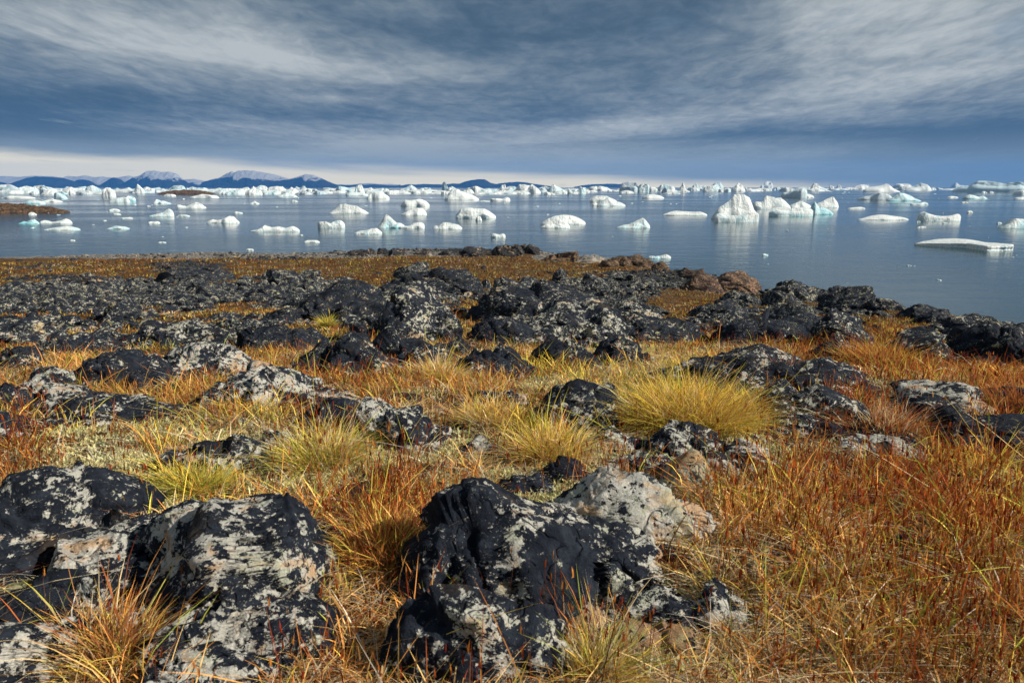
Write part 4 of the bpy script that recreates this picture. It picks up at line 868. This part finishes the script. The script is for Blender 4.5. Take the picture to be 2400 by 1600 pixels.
BERGS = [
 (Z1(1030, 320, 1200, 375), [.12, .25, .35, .55, 1, .9], 'shark fin berg rising to a steep right tip, left part of the bay', R_, 2.2, .4),
 (Z1(1220, 275, 1420, 318), [.9, .45, .3, .7, 1, .8, .35], 'long berg with a small left horn and rounded right hump', R_, 2.5, .5),
 (Z1(1725, 435, 2066, 481), [.2, .3, 1, .65, .85, .55, .9, .5], 'fluted berg with three low crests and a flat left tongue', R_, 4, .3),
 (Z1(1430, 372, 1650, 421), [.3, .55, .4, .6, 1, .95, .3], 'humped berg with a low tail to its left, above the fluted berg', R_, 2.4, .5),
 (Z1(130, 395, 270, 426), [.2, .6, .5, .9, 1, .3], 'leftmost blue footed berg of the near left pair', K_, 2.6, .5),
 (Z1(280, 388, 496, 425), [.8, .6, .3, .4, .55, 1, .8], 'saddle shaped berg on the right of the near left pair', R_, 3, .45),
 (Z1(310, 440, 550, 470), [.1, .5, .8, 1, .8, .3], 'smooth flat whale shaped floe below the near left pair', R_, 2.2, .5),
 (Z1(740, 437, 895, 462), [.2, .5, .95, .8, .6, .2], 'low double hump berg right of the whale shaped floe', R_, 2.4, .5),
 (Z1(745, 320, 827, 337), [.4, .8, 1, .8, .4], 'small rounded floe left of the shark fin berg', R_, 2.2, .6),
 (Z1(780, 352, 835, 363), [.5, 1, .8, .4], 'smaller flat floe just under the small rounded floe', R_, 2.4, .6),
 (Z1(832, 379, 915, 390), [.5, .7, 1, .5], 'flat thin floe left of the shark fin berg waterline', R_, 2.4, .6),
 (Z1(1020, 407, 1103, 423), [.4, .9, .8, 1, .6], 'little floe directly below the shark fin berg', R_, 2.6, .6),
 (Z1(1225, 361, 1310, 375), [.5, 1, .9, .4], 'thin floe right of the shark fin berg', R_, 2.6, .5),
 (Z1(1610, 339, 1673, 356), [.5, 1, .8, .6, .4], 'little floe above the humped berg with low tail', R_, 2.6, .6),
 (Z1(200, 345, 252, 365), [.8, 1, .9, .5], 'small round bit of ice just off the dark left islet', R_, 2.4, .8),
 (Z1(1058, 253, 1180, 287), [.2, 1, .65, .6, .3, .1], 'berg with pointed left peak, under the flat dark islet', R_, 2.2, .6),
 (Z1(1305, 217, 1508, 248), [.3, .55, .9, .8, .65, .6], 'broad berg in front of the right end of the flat dark islet', R_, 4, .5),
 (Z1(1720, 266, 1788, 290), [.2, .5, 1, .5, .3], 'tiny peaked berg alone in the left bay', R_, 2, .7),
 (Z1(758, 240, 895, 277), [.5, .7, .85, 1, .8], 'white front berg of the cluster below the domed snowy mountain', R_, 3, .5),
 (Z1(860, 230, 936, 268), [.6, 1, .9, .6], 'blue tinted berg at the right end of that cluster, below the domed mountain', K_, 3, .6),
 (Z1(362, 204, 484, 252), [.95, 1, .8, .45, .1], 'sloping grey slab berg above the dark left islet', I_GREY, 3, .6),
 (Z1(1903, 210, 2048, 240), [.3, .6, 1, .6, .3], 'low berg with peaked middle in front of the ice line', R_, 2.5, .5),
 (Z1(1130, 219, 1212, 236), [.5, 1, .9, .6], 'flat berg in front of the left end of the flat dark islet', R_, 3, .6),
 (Z1(2008, 261, 2050, 274), [.6, 1, .9, .5], 'small white block alone between left and centre bay', R_, 3, .7),
 (Z1(175, 258, 312, 288), [.6, .9, 1, .7, .4], 'blue based berg touching the tip of the dark left islet', K_, 3, .5),
 (Z1(290, 250, 430, 276), [.4, .7, 1, .6, .3], 'flat berg right of the blue based one by the left islet', R_, 3, .5),
 (Z1(10, 232, 240, 251), [.5, 1, .9, .8, .4], 'long flat floe behind the dark left islet', R_, 4, .4),
 (Z1(1697, 595, 1748, 609), [.6, 1, .9, .6], 'small flat floe nearest the left beach', R_, 3, .6),
 (Z1(1090, 548, 1146, 557), [.6, 1, .9, .4], 'thin sliver of ice in open water above the left beach', R_, 3, .5),
 (Z1(2092, 537, 2204, 556), [.5, 1, .95, .9, .5], 'flat oval floe below the saddle backed twin block berg', R_, 3, .5),
 (Z2(213, 287, 483, 355), [.1, .45, .95, 1, .85, .8, .45, .08], 'large smooth dome berg left of centre', R_, 2.6, .5),
 (Z2(132, 398, 319, 455), [.95, .8, .85, .55, .9, 1, .7], 'saddle backed twin block berg below the large smooth dome', R_, 5, .45),
 (Z2(543, 357, 738, 456), [.1, .55, 1, .75, .4, .35, .2], 'tall blue peaked berg with spreading foot', K_, 2.0, .7),
 (Z2(690, 414, 868, 458), [.4, .35, .4, .85, 1, .95], 'low berg ending in a square block, joined to the blue peaked berg', R_, 5, .45),
 (Z2(928, 414, 1128, 463), [.7, .4, .95, 1, .8, .7, .3], 'rounded berg with a little left spike, below the centre', R_, 2.6, .5),
 (Z2(382, 452, 576, 497), [.2, .5, .6, .9, 1, .4], 'low berg with upturned right bow, below the blue peaked berg', R_, 2.6, .5),
 (Z2(702, 255, 903, 305), [.4, .9, .85, 1, 1, .8, .4], 'rounded loaf berg with dark notch on its left', R_, 3.5, .5),
 (Z2(700, 310, 883, 367), [.08, .4, .7, .9, 1, .6], 'rough wedge berg just below the loaf berg', R_, 2.2, .5),
 (Z2(1080, 313, 1361, 389), [.5, .9, 1, .95, .9, .9, .6, .35], 'big domed berg with undercut waterline in the centre bay', R_, 4, .5),
 (Z2(1217, 370, 1264, 405), [.3, 1, .9, .3], 'tiny peaked bit of ice floating against the big domed berg', R_, 2, .8),
 (Z2(1321, 489, 1427, 521), [.7, 1, .85, .65, .95, .8], 'small double knob berg nearest the skyline rocks', R_, 2.6, .6),
 (Z2(1320, 239, 1458, 269), [.9, .6, .65, .5, .95, .9], 'small saddle berg with block at each end, upper centre', R_, 4, .5),
 (Z2(1250, 263, 1320, 273), [.5, 1, .6, .4], 'thin floe left of the small saddle berg', R_, 3, .5),
 (Z2(1005, 190, 1242, 262), [.4, .85, 1, .85, .65, .45, .2], 'broad mound berg in front of the table topped mountain', R_, 2.6, .5),
 (Z2(468, 203, 626, 254), [.2, .7, 1, .95, .7, .4], 'rounded mound berg on the left edge of the centre ice line', R_, 2.6, .5),
 (Z2(322, 206, 480, 232), [.6, .9, 1, .8, .5], 'flat long berg touching the rounded mound berg from the left', R_, 3.5, .4),
 (Z3(176, 511, 483, 608), [.1, .3, .35, .7, 1, .4], 'ribbed pyramid berg with a long left toe, right of centre', R_, 2.0, .5),
 (Z3(604, 447, 1011, 491), [.35, .7, 1, .9, .8, .75, .8, .4], 'long low raft of ice left of the great white berg', R_, 4, .25),
 (Z3(406, 296, 614, 334), [.3, .85, 1, .9, .7, .3], 'low smooth dome floe above the long low raft', R_, 2.4, .5),
 (Z3(1398, 307, 1775, 433), [.5, .6, .5, 1, .92, .85, .88, .6, .3], 'wide rugged berg behind and right of the great white berg', R_, 3.0, .4),
 (Z3(1755, 354, 1962, 421), [.3, .6, 1, .7, .5], 'small twin peaked berg behind the turquoise berg', R_, 2.2, .5),
 (Z3(1573, 404, 1978, 499), [.75, .9, .8, .82, .9, 1], 'turquoise scooped berg with a blue waterline', K_, 6, .35),
 (Z3(1945, 360, 2166, 482), [.7, 1, .5, .55, .35, .15], 'jagged grey white berg with dark undercut, right of the turquoise one', I_CYAN, 2.6, .45),
 (Z3(1985, 317, 2213, 419), [.3, .5, .8, 1, .45], 'sharp pyramid berg with one brilliant white face', R_, 1.6, .5),
 (Z3(468, 844, 677, 888), [.6, .5, .6, 1, .6], 'small low berg just offshore of the cream rock mound', R_, 3, .4),
 (Z3(1514, 839, 1571, 861), [.5, 1, .6, .8], 'little ice chip in open water right of the point', R_, 2.4, .7),
 (Z4(518, 485, 1072, 546), [.15, .45, .8, 1, .95, .75, .6, .4], 'long flat topped floe right of the great berg group', R_, 3, .35),
 (Z4(1178, 446, 1648, 556), [.9, 1, .75, .55, .5, .55, .75, .85], 'saddle shaped berg with raised ends in the right bay', R_, 4.5, .4),
 (Z4(2070, 519, 2560, 638), [.05, .5, 1, .85, .9, .8, .5], 'blue ribbed berg cut off by the right edge', K_, 2.2, .5),
 (Z4(577, 140, 980, 235), [.35, .5, .62, .75, 1, .35, .15], 'long sail shaped berg rising to the right, upper right bay', R_, 3, .4),
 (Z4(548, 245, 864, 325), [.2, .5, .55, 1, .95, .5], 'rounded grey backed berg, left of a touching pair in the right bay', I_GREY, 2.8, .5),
 (Z4(848, 244, 1212, 336), [.15, .5, 1, .95, .7, .3, .12], 'craggy blue white berg, right of the touching pair', K_, 2.4, .5),
 (Z4(1678, 262, 1942, 315), [.7, 1, .8, .5, .7, .3], 'rough low berg in front of the great shaded berg', K_, 3, .5),
 (Z4(1035, 135, 1328, 222), [.2, .4, .6, 1, .8, .2], 'peaked berg on the far line, right of the sail shaped berg', R_, 2.0, .5),
 (Z4(2235, 195, 2520, 268), [.5, .8, 1, 1, .9], 'white block berg on the right edge, in front of the shaded wall', R_, 4, .5),
 (Z4(2246, 289, 2480, 317), [.6, 1, .9, .8], 'low floe on the right edge under the white block berg', R_, 3, .4),
 (Z4(400, 399, 602, 423), [.3, .6, .8, 1, .7], 'thin strip of broken ice right of the sharp pyramid', R_, 3, .3),
 (Z4(1098, 344, 1292, 377), [.4, .5, .6, 1, .7], 'thin floe with raised right tip, under the touching pair', R_, 3, .4),
 (Z4(1503, 280, 1627, 301), [.4, 1, .9, .5], 'flat white floe left of the rough low berg', R_, 3, .4),
 (Z4(1658, 341, 1737, 355), [.5, 1, .9, .5], 'small flat floe below the rough low berg', R_, 3, .4),
 (Z4(1718, 439, 1785, 466), [.5, .9, 1, .6], 'small lump of ice above right of the saddle berg', R_, 2.4, .7),
 (Z4(2048, 567, 2107, 588), [.6, 1, .9, .5], 'small lump of ice beside the blue ribbed berg', R_, 2.4, .7),
 (Z4(1173, 611, 1272, 631), [.4, .8, 1, .6], 'small oval floe below the saddle shaped berg', R_, 2.6, .5),
 (Z4(1165, 554, 1212, 568), [.6, 1, .8, .5], 'chip of ice touching the left foot of the saddle shaped berg', R_, 2.6, .6),
 (Z4(1448, 571, 1508, 583), [.6, 1, .8, .5], 'chip of ice under the middle of the saddle shaped berg', R_, 2.6, .6),
 (Z4(1055, 1037, 1110, 1051), [.6, 1, .8, .5], 'thin ice chip in the open water near the right hand ridge', R_, 2.6, .6),
 (Z4(1883, 225, 1942, 249), [.5, 1, .8, .4], 'small bright chip at the foot of the great shaded berg, left one', R_, 2.4, .7),
 (Z4(1963, 225, 2014, 250), [.5, 1, .8, .4], 'small bright chip at the foot of the great shaded berg, right one', R_, 2.4, .7),
]
for i, (bx, pf, lb, mt, p, dp) in enumerate(BERGS):
    wpx = bx[2]-bx[0]; small = wpx < 45
    berg(bx, pf, lb, mt, dp, p, .7, i+1, group='small floes and ice chips in the bay' if small else 'icebergs afloat in the bay',
         name='ice_floe' if small else 'iceberg', cat='ice floe' if small else 'iceberg', nu=36 if small else 90, nv=16 if small else 34)
berg(Z3(1045, 297, 1482, 524), [.15, .45, .58, .72, 1, 1, .98, .88, .42, .2], 'great white berg with a tall block and a scooped front slab', R_, .5, 3.0, .5, 207,
     [(Z3(1075, 455, 1482, 552), [1, .85, .68, .62, .65, .8, 1.05, 1.1], 7, .35)], nu=110, nv=44)
berg(Z2(1666, 362, 1978, 430), [.2, .6, .9, 1, .95, .7, .3], 'ribbed dome berg with a lower lobe in front, right of centre', R_, .5, 2.2, .9, 202,
     [(Z2(1666, 392, 1872, 456), [.1, .5, .8, 1, .8, .3], 2.2, .5)], nu=90, nv=36)
berg(Z2(2007, 231, 2196, 277), [.8, 1, 1, .95, .6, .2], 'flat topped berg with a ribbed pyramid in front, above the ribbed dome', R_, .5, 4.0, .9, 203,
     [(Z2(2020, 278, 2060, 300), [.5, 1, .8], 2.4, .6), (Z2(2052, 240, 2252, 304), [.2, .6, 1, .55, .45, .2], 2.0, .5)], nu=70, nv=28)
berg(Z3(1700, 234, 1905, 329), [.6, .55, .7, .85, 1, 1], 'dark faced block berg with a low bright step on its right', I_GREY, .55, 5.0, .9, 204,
     [(Z3(1870, 280, 1990, 328), [1, .9, .7, .3], 4, .5)], nu=70, nv=28)

def tabular(box4, outline, t_px, label, mat, seed):
    """flat slab of ice: footprint given as picture points of its top edge"""
    top = []; X0, Y0 = sea(*outline[0]); zt = t_px
    pts = []
    for (px, py) in outline:
        dx, dy, dz = ray(px, py); k = -(EYE-zt)/dz; pts.append((dx*k, dy*k))
    pts = np.array(pts); c = pts.mean(0); P = []
    rg = np.random.default_rng(seed); m = len(pts); K = 14
    for j in range(m):
        for q in range(K):
            f = q/K; s = pts[j]*(1-f)+pts[(j+1) % m]*f; P.append(s)
    P = np.array(P)-c; n = len(P); nn = fbm(np.concatenate([P*.25, np.zeros((n, 1))], 1), 4)*.06; P = P*(1+nn[:, None]+.030*fbm(np.concatenate([P*1.3, np.zeros((n, 1))], 1), 4)[:, None])
    xf = (P[:, 0]-P[:, 0].min())/np.ptp(P[:, 0]); hk = np.interp(xf, [0, .08, .3, .55, .8, .93, 1], [.30, .6, .95, 1.05, .9, .55, .25])
    rings = []
    for (s, z) in ((1.015, -1.2), (1.0, .25), (.985, .5), (1.0, zt*.75), (.99, zt*.97), (.95, zt*1.05), (.7, zt*1.12), (.35, zt*1.1), (.02, zt*1.12)):
        jit = .012*fbm(np.concatenate([P*.9+z*3, np.full((n, 1), z*2.)], 1), 3); zz = z+.10*fbm(np.concatenate([P*s*.3, np.full((n, 1), 3.)], 1), 3)*(z > .6)
        hz = hk if s > .9 else 1+(hk-1)*s; rings.append(np.concatenate([P*(s+jit[:, None]*(z > 0)), (zz*(hz if z > .6 else np.ones(n)))[:, None]], 1))
    V = np.concatenate(rings); F = []
    for a in range(len(rings)-1):
        for k in range(n): F.append([a*n+k, a*n+(k+1) % n, (a+1)*n+(k+1) % n, (a+1)*n+k])
    me = mesh_np('iceberg', V, np.array(F), mat, False)
    put('iceberg', me, (c[0], c[1], 0), label=label, category='iceberg', group='icebergs afloat in the bay')
def q4(a, b): return (1900+a/4.704, 400+b/4.704)
tabular(None, [q4(1145, 768), q4(1270, 776), q4(1500, 790), q4(1720, 800), q4(1950, 833), q4(2230, 828), q4(2240, 808), q4(2070, 768), q4(1900, 753), q4(1600, 749), q4(1350, 757)], 1.35,
        'wide flat topped slab of ice, nearest the viewer on the right', I_WHITE, 5)

# the great shaded berg on the right and big far blocks
def far_berg(bx, pf, lb, mt, p=3.5, dp=.5, seed=0, tilt=0.):
    berg(bx, pf, lb, mt, dp, p, .55, seed+400, group='icebergs packed along the far line', nu=54, nv=18, tilt=tilt)
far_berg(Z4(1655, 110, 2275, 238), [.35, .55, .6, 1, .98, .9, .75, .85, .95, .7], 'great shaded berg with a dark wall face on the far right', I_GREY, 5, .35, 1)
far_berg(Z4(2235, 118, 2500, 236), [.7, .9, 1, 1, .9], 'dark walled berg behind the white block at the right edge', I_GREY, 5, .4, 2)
FARB = [
 (Z3(205, 183, 362, 274), [.9, .98, 1, .95, .95, .85], 'grey cliff sided block berg on the far line, right of centre', I_FARG, 8),
 (Z3(368, 193, 476, 276), [.6, .85, .95, 1, .95], 'white block berg touching the grey cliff sided one', I_FAR, 5),
 (Z3(553, 203, 704, 272), [.6, .95, 1, .9, .8, .5], 'broad white berg on the far line, left of the two spires', I_FAR, 3),
 (Z3(743, 180, 828, 274), [.25, .5, 1, .35, .25], 'tall thin spire berg on the far line, left of two', I_FAR, 2),
 (Z3(866, 190, 932, 256), [.5, .8, 1, .3], 'shorter spire berg on the far line, right of two', I_FAR, 2),
 (Z3(1043, 182, 1158, 242), [.4, .9, 1, .5], 'rounded peak berg on the far line above the great white berg', I_FAR, 2.6),
 (Z3(1222, 190, 1358, 272), [.3, .6, 1, .8, .3], 'peaked dome berg on the far line behind the rugged berg', I_FAR, 2.4),
 (Z3(1493, 175, 1612, 242), [.4, .6, 1, .95, .7], 'tall blunt berg on the far line left of the dark faced block', I_FAR, 4),
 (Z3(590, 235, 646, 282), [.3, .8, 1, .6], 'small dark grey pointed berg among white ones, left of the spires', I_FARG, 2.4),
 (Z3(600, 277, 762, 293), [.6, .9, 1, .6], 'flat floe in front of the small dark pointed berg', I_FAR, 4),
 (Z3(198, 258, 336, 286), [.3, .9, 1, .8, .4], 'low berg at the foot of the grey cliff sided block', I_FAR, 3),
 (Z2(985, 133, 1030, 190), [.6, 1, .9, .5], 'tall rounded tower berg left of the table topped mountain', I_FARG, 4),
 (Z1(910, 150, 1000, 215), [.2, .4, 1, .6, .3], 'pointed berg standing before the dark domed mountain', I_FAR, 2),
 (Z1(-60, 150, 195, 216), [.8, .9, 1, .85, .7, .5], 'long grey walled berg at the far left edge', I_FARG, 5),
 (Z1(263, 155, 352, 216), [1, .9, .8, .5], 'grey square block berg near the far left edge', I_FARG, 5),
 (Z1(705, 175, 800, 240), [.6, .9, 1, .8, .7], 'upright grey white block left of the cluster below the domed mountain', I_FAR, 5),
 (Z4(-10, 135, 100, 226), [.4, 1, .9, .6], 'round topped berg on the far line beside the sharp pyramid', I_FAR, 3),
 (Z4(278, 150, 344, 203), [.3, 1, .8, .4], 'small steep berg on the far line, first left of the sail shaped berg', I_FAR, 2.4),
 (Z4(600, 144, 648, 192), [.3, 1, .5], 'needle berg on the far line behind the sail shaped berg', I_FAR, 2),
 (Z4(905, 140, 1112, 200), [.7, 1, .95, .9, .6], 'flat backed berg on the far line right of the sail tip', I_FAR, 4),
 (Z4(1550, 130, 1705, 192), [.3, 1, .6, .5, .6], 'small pointed berg on the far line left of the great shaded berg', I_FAR, 2.4),
]
for i, (bx, pf, lb, mt, p) in enumerate(FARB): far_berg(bx, pf, lb, mt, p, .6, i+10)

ORD = ['first', 'second', 'third', 'fourth', 'fifth', 'sixth', 'seventh', 'eighth', 'ninth', 'tenth', 'eleventh', 'twelfth', 'thirteenth', 'fourteenth', 'fifteenth',
       'sixteenth', 'seventeenth', 'eighteenth', 'nineteenth', 'twentieth', 'twenty-first', 'twenty-second', 'twenty-third', 'twenty-fourth', 'twenty-fifth', 'twenty-sixth',
       'twenty-seventh', 'twenty-eighth', 'twenty-ninth', 'thirtieth', 'thirty-first', 'thirty-second']
def far_line():
    rg = random.Random(4)
    # (x from, x to, count, waterline row range, height range, landmark)
    zones = [(0, 270, 32, 446, 457, 10, 24, 'below the low dark hills at the left'), (270, 500, 20, 445, 453, 9, 20, 'below the dark domed mountain'),
             (500, 780, 28, 446, 457, 12, 25, 'below the snowy double mountain'), (780, 1040, 24, 446, 456, 9, 22, 'left of the table topped mountain'),
             (1040, 1420, 30, 446, 457, 10, 24, 'below and right of the table topped mountain'), (1420, 1700, 24, 445, 451, 8, 22, 'behind the great white berg'),
             (1700, 1960, 20, 444, 449, 8, 19, 'behind the turquoise berg'), (1960, 2400, 26, 442.5, 446.5, 4, 14, 'along the empty right horizon')]
    for (x0, x1, n, ya, yb, ha, hb, where) in zones:
        rows = {}
        for k in range(n):
            cx = x0+(k+rg.uniform(.1, .9))*(x1-x0)/n; f = rg.random(); yw = ya+(yb-ya)*f; w = rg.uniform(20, 78)*(.55+.45*f)*(1.0 if x1 < 1500 else .85)
            h = .72*rg.uniform(ha, hb)*(.5+.8*rg.random()**1.5) + (yw-ya)*.35
            m = rg.randint(3, 6); kind = rg.random()
            if kind < .35: pf = [rg.uniform(.25, 1) for _ in range(m)]; p = 2.4; w0 = 'jagged'
            elif kind < .6: pf = [.2]+sorted([rg.uniform(.3, 1) for _ in range(m-2)])+[.3]; p = 2.2; w0 = 'peaked'
            elif kind < .8: pf = [.7]+[rg.uniform(.8, 1) for _ in range(m-2)]+[.7]; p = 6; h *= .8; w0 = 'blocky'
            else: pf = [.3, .7, .9, 1, .9, .6, .3]; p = 2.4; h *= .6; w0 = 'low rounded'
            if pf[0] > 0 and rg.random() < .5: pf = pf[::-1]
            mx = max(pf); pf = [q/mx for q in pf]
            h = min(h, hb*1.05)
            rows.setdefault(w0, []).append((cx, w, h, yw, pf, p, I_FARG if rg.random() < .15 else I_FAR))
        for w0, L in rows.items():
            L.sort()
            for j, (cx, w, h, yw, pf, p, mt) in enumerate(L):
                far_berg((cx-w/2, yw-h, cx+w/2, yw), pf, '%s %s far berg from the left, %s' % (ORD[j], w0, where), mt, p, .7, rg.randint(50, 9000))
far_line()
def chips():
    rg = random.Random(9); shared = None
    zones = [(60, 700, 462, 575, 26, 'scattered over the left bay'), (700, 1500, 460, 560, 26, 'scattered over the centre bay'), (1500, 2400, 450, 480, 60, 'scattered before the far line on the right'), (1760, 2390, 480, 690, 18, 'scattered over the open right water')]
    for (x0, x1, y0, y1, n, where) in zones:
        me = None
        for k in range(n):
            px = rg.uniform(x0, x1); py = y0+(y1-y0)*rg.random()**1.8; w = rg.uniform(3, 9)*(1+(py-450)/220)*.8; X, Y = sea(px, py)
            if me is None:
                V, F = ice_body(900+int(x0), 1.0, .7, .28, [.4, .9, 1, .6, .8, .4], 2.6, 1.2, 14, 8); me = mesh_np('ice_chip', V, F, I_WHITE, False)
            s = w/FX*Y/ray(px, py)[1]
            o = put('ice_chip', me, (X, Y, 0), label='tiny white ice fragment '+where, category='ice chip', group='tiny ice fragments '+where)
            o.scale = (s, s, s*rg.uniform(.5, 1.1)); o.rotation_euler = (0, 0, rg.uniform(0, 6.28))
chips()

# ------------------------------------------------------------------ islets and mountains
def islet(name, bx, pf, depth, mat):
    x0, yt, x1, yb = bx; cx = (x0+x1)/2; X, Y = sea(cx, yb); w = (x1-x0)/FX*Y/ray(cx, yb)[1]; d = w*depth; Yc = Y+d/2; Xc = X*Yc/Y; w *= Yc/Y
    h = z_at(cx, yt, Yc); V, F = ice_body(hash(name) % 7+77, w, d, h, pf, 2.4, 1.3, 160, 50, footp=6)
    V[:, 2] += .30*h*fbm(V/w*26, 4, .6)*(V[:, 2] > .3)
    put(name, mesh_np(name, V, F, mat, False), (Xc, Yc, 0), kind='structure')
islet('rocky_islet', Z1(-260, 276, 470, 352), [.9, 1, .98, .95, .92, .85, .7, .6, .45, .2], .35, M_ISLE)
islet('flat_islet', Z1(1080, 190, 1515, 222), [.1, .5, .75, .9, 1, .95, .8, .6, .25, .08], .30, M_ISLE)
def mountain(bx, pf, mat, dist, seed, depth=.5, rough=1.0):
    x0, yt, x1, yb = bx; Y = dist; cx = (x0+x1)/2; w = (x1-x0)/FX*Y/ray(cx, 438)[1]; X = ray(cx, 438)[0]*Y/ray(cx, 438)[1]
    h = z_at(cx, yt, Y); d = w*depth; nu, nv = 150, 60; rg = np.random.default_rng(seed); off = rg.uniform(0, 60, 3)
    U, Vv = np.meshgrid(np.linspace(-1, 1, nu), np.linspace(-1, 1, nv), indexing='ij')
    P = np.interp(U, np.linspace(-1, 1, len(pf)), pf); S = np.clip(1-np.abs(Vv)**1.8, 0, 1)**.85; x = U*w/2; y = Vv*d/2
    q = np.stack([x.ravel()/900+off[0], y.ravel()/900+off[1], np.zeros(x.size)], 1)
    rd = fbm(q, 6, .55, True).reshape(x.shape); P = P*(1+.05*fbm(np.stack([U.ravel()*9+off[0], U.ravel()*0, U.ravel()*0], 1), 4).reshape(x.shape))
    z = h*P*S*(1-.22*rough*(1-rd)*(1-S**6*.9))
    z = np.where((np.abs(Vv) > .999) | (np.abs(U) > .999), -20, z)
    idx = np.arange(nu*nv).reshape(nu, nv); F = np.stack([idx[:-1, :-1], idx[1:, :-1], idx[1:, 1:], idx[:-1, 1:]], -1).reshape(-1, 4)
    me = mesh_np('mountain', np.stack([x.ravel(), y.ravel(), z.ravel()], 1), F, mat, True)
    put('mountain', me, (X, Y, 0), kind='structure')
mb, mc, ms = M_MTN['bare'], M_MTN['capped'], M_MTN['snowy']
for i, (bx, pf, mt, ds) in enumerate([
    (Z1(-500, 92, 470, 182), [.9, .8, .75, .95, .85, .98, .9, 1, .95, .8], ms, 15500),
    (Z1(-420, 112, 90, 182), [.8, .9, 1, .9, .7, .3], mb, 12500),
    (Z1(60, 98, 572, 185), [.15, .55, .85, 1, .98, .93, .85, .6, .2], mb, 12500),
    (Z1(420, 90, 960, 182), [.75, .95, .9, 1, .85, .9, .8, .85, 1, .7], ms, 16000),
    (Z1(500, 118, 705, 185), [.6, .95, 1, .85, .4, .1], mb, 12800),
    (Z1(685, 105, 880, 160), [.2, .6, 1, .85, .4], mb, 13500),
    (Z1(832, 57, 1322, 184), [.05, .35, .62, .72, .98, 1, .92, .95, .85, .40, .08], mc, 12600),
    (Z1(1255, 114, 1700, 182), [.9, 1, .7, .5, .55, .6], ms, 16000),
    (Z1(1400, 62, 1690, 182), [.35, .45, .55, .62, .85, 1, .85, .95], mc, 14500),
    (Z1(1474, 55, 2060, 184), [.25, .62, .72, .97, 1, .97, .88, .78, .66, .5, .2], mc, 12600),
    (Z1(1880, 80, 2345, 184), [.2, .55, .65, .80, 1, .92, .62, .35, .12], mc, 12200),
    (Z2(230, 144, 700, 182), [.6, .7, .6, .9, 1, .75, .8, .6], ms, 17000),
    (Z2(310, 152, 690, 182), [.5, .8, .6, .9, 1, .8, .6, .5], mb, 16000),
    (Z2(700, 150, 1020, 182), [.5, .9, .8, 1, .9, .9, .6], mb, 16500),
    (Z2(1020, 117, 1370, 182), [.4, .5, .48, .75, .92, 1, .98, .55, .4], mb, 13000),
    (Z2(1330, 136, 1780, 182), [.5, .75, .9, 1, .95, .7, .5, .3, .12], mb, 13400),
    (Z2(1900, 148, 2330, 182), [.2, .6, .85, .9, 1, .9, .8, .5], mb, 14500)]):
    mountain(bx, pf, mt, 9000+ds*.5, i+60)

# ------------------------------------------------------------------ air
def haze():
    bm = bmesh.new(); bmesh.ops.create_cube(bm, size=1.0); me = bpy.data.meshes.new('haze'); bm.to_mesh(me); bm.free()
    m = bpy.data.materials.new('air'); m.use_nodes = True; t = NT(m.node_tree); t.n.clear()
    out = t.n.new('ShaderNodeOutputMaterial'); v = t.n.new('ShaderNodeVolumePrincipled')
    v.inputs['Color'].default_value = (.07, .36, 1.0, 1); v.inputs['Density'].default_value = HAZE; v.inputs['Anisotropy'].default_value = 0.0
    t.l.new(v.outputs[0], out.inputs['Volume']); me.materials.append(m)
    o = put('haze', me, (0, 0, 300), kind='stuff', label='thin blue air over the far bergs and mountains'); o.location = (0, 0, 300); o.scale = (39400, 39400, 660)
HAZE = 4.2e-5
haze()
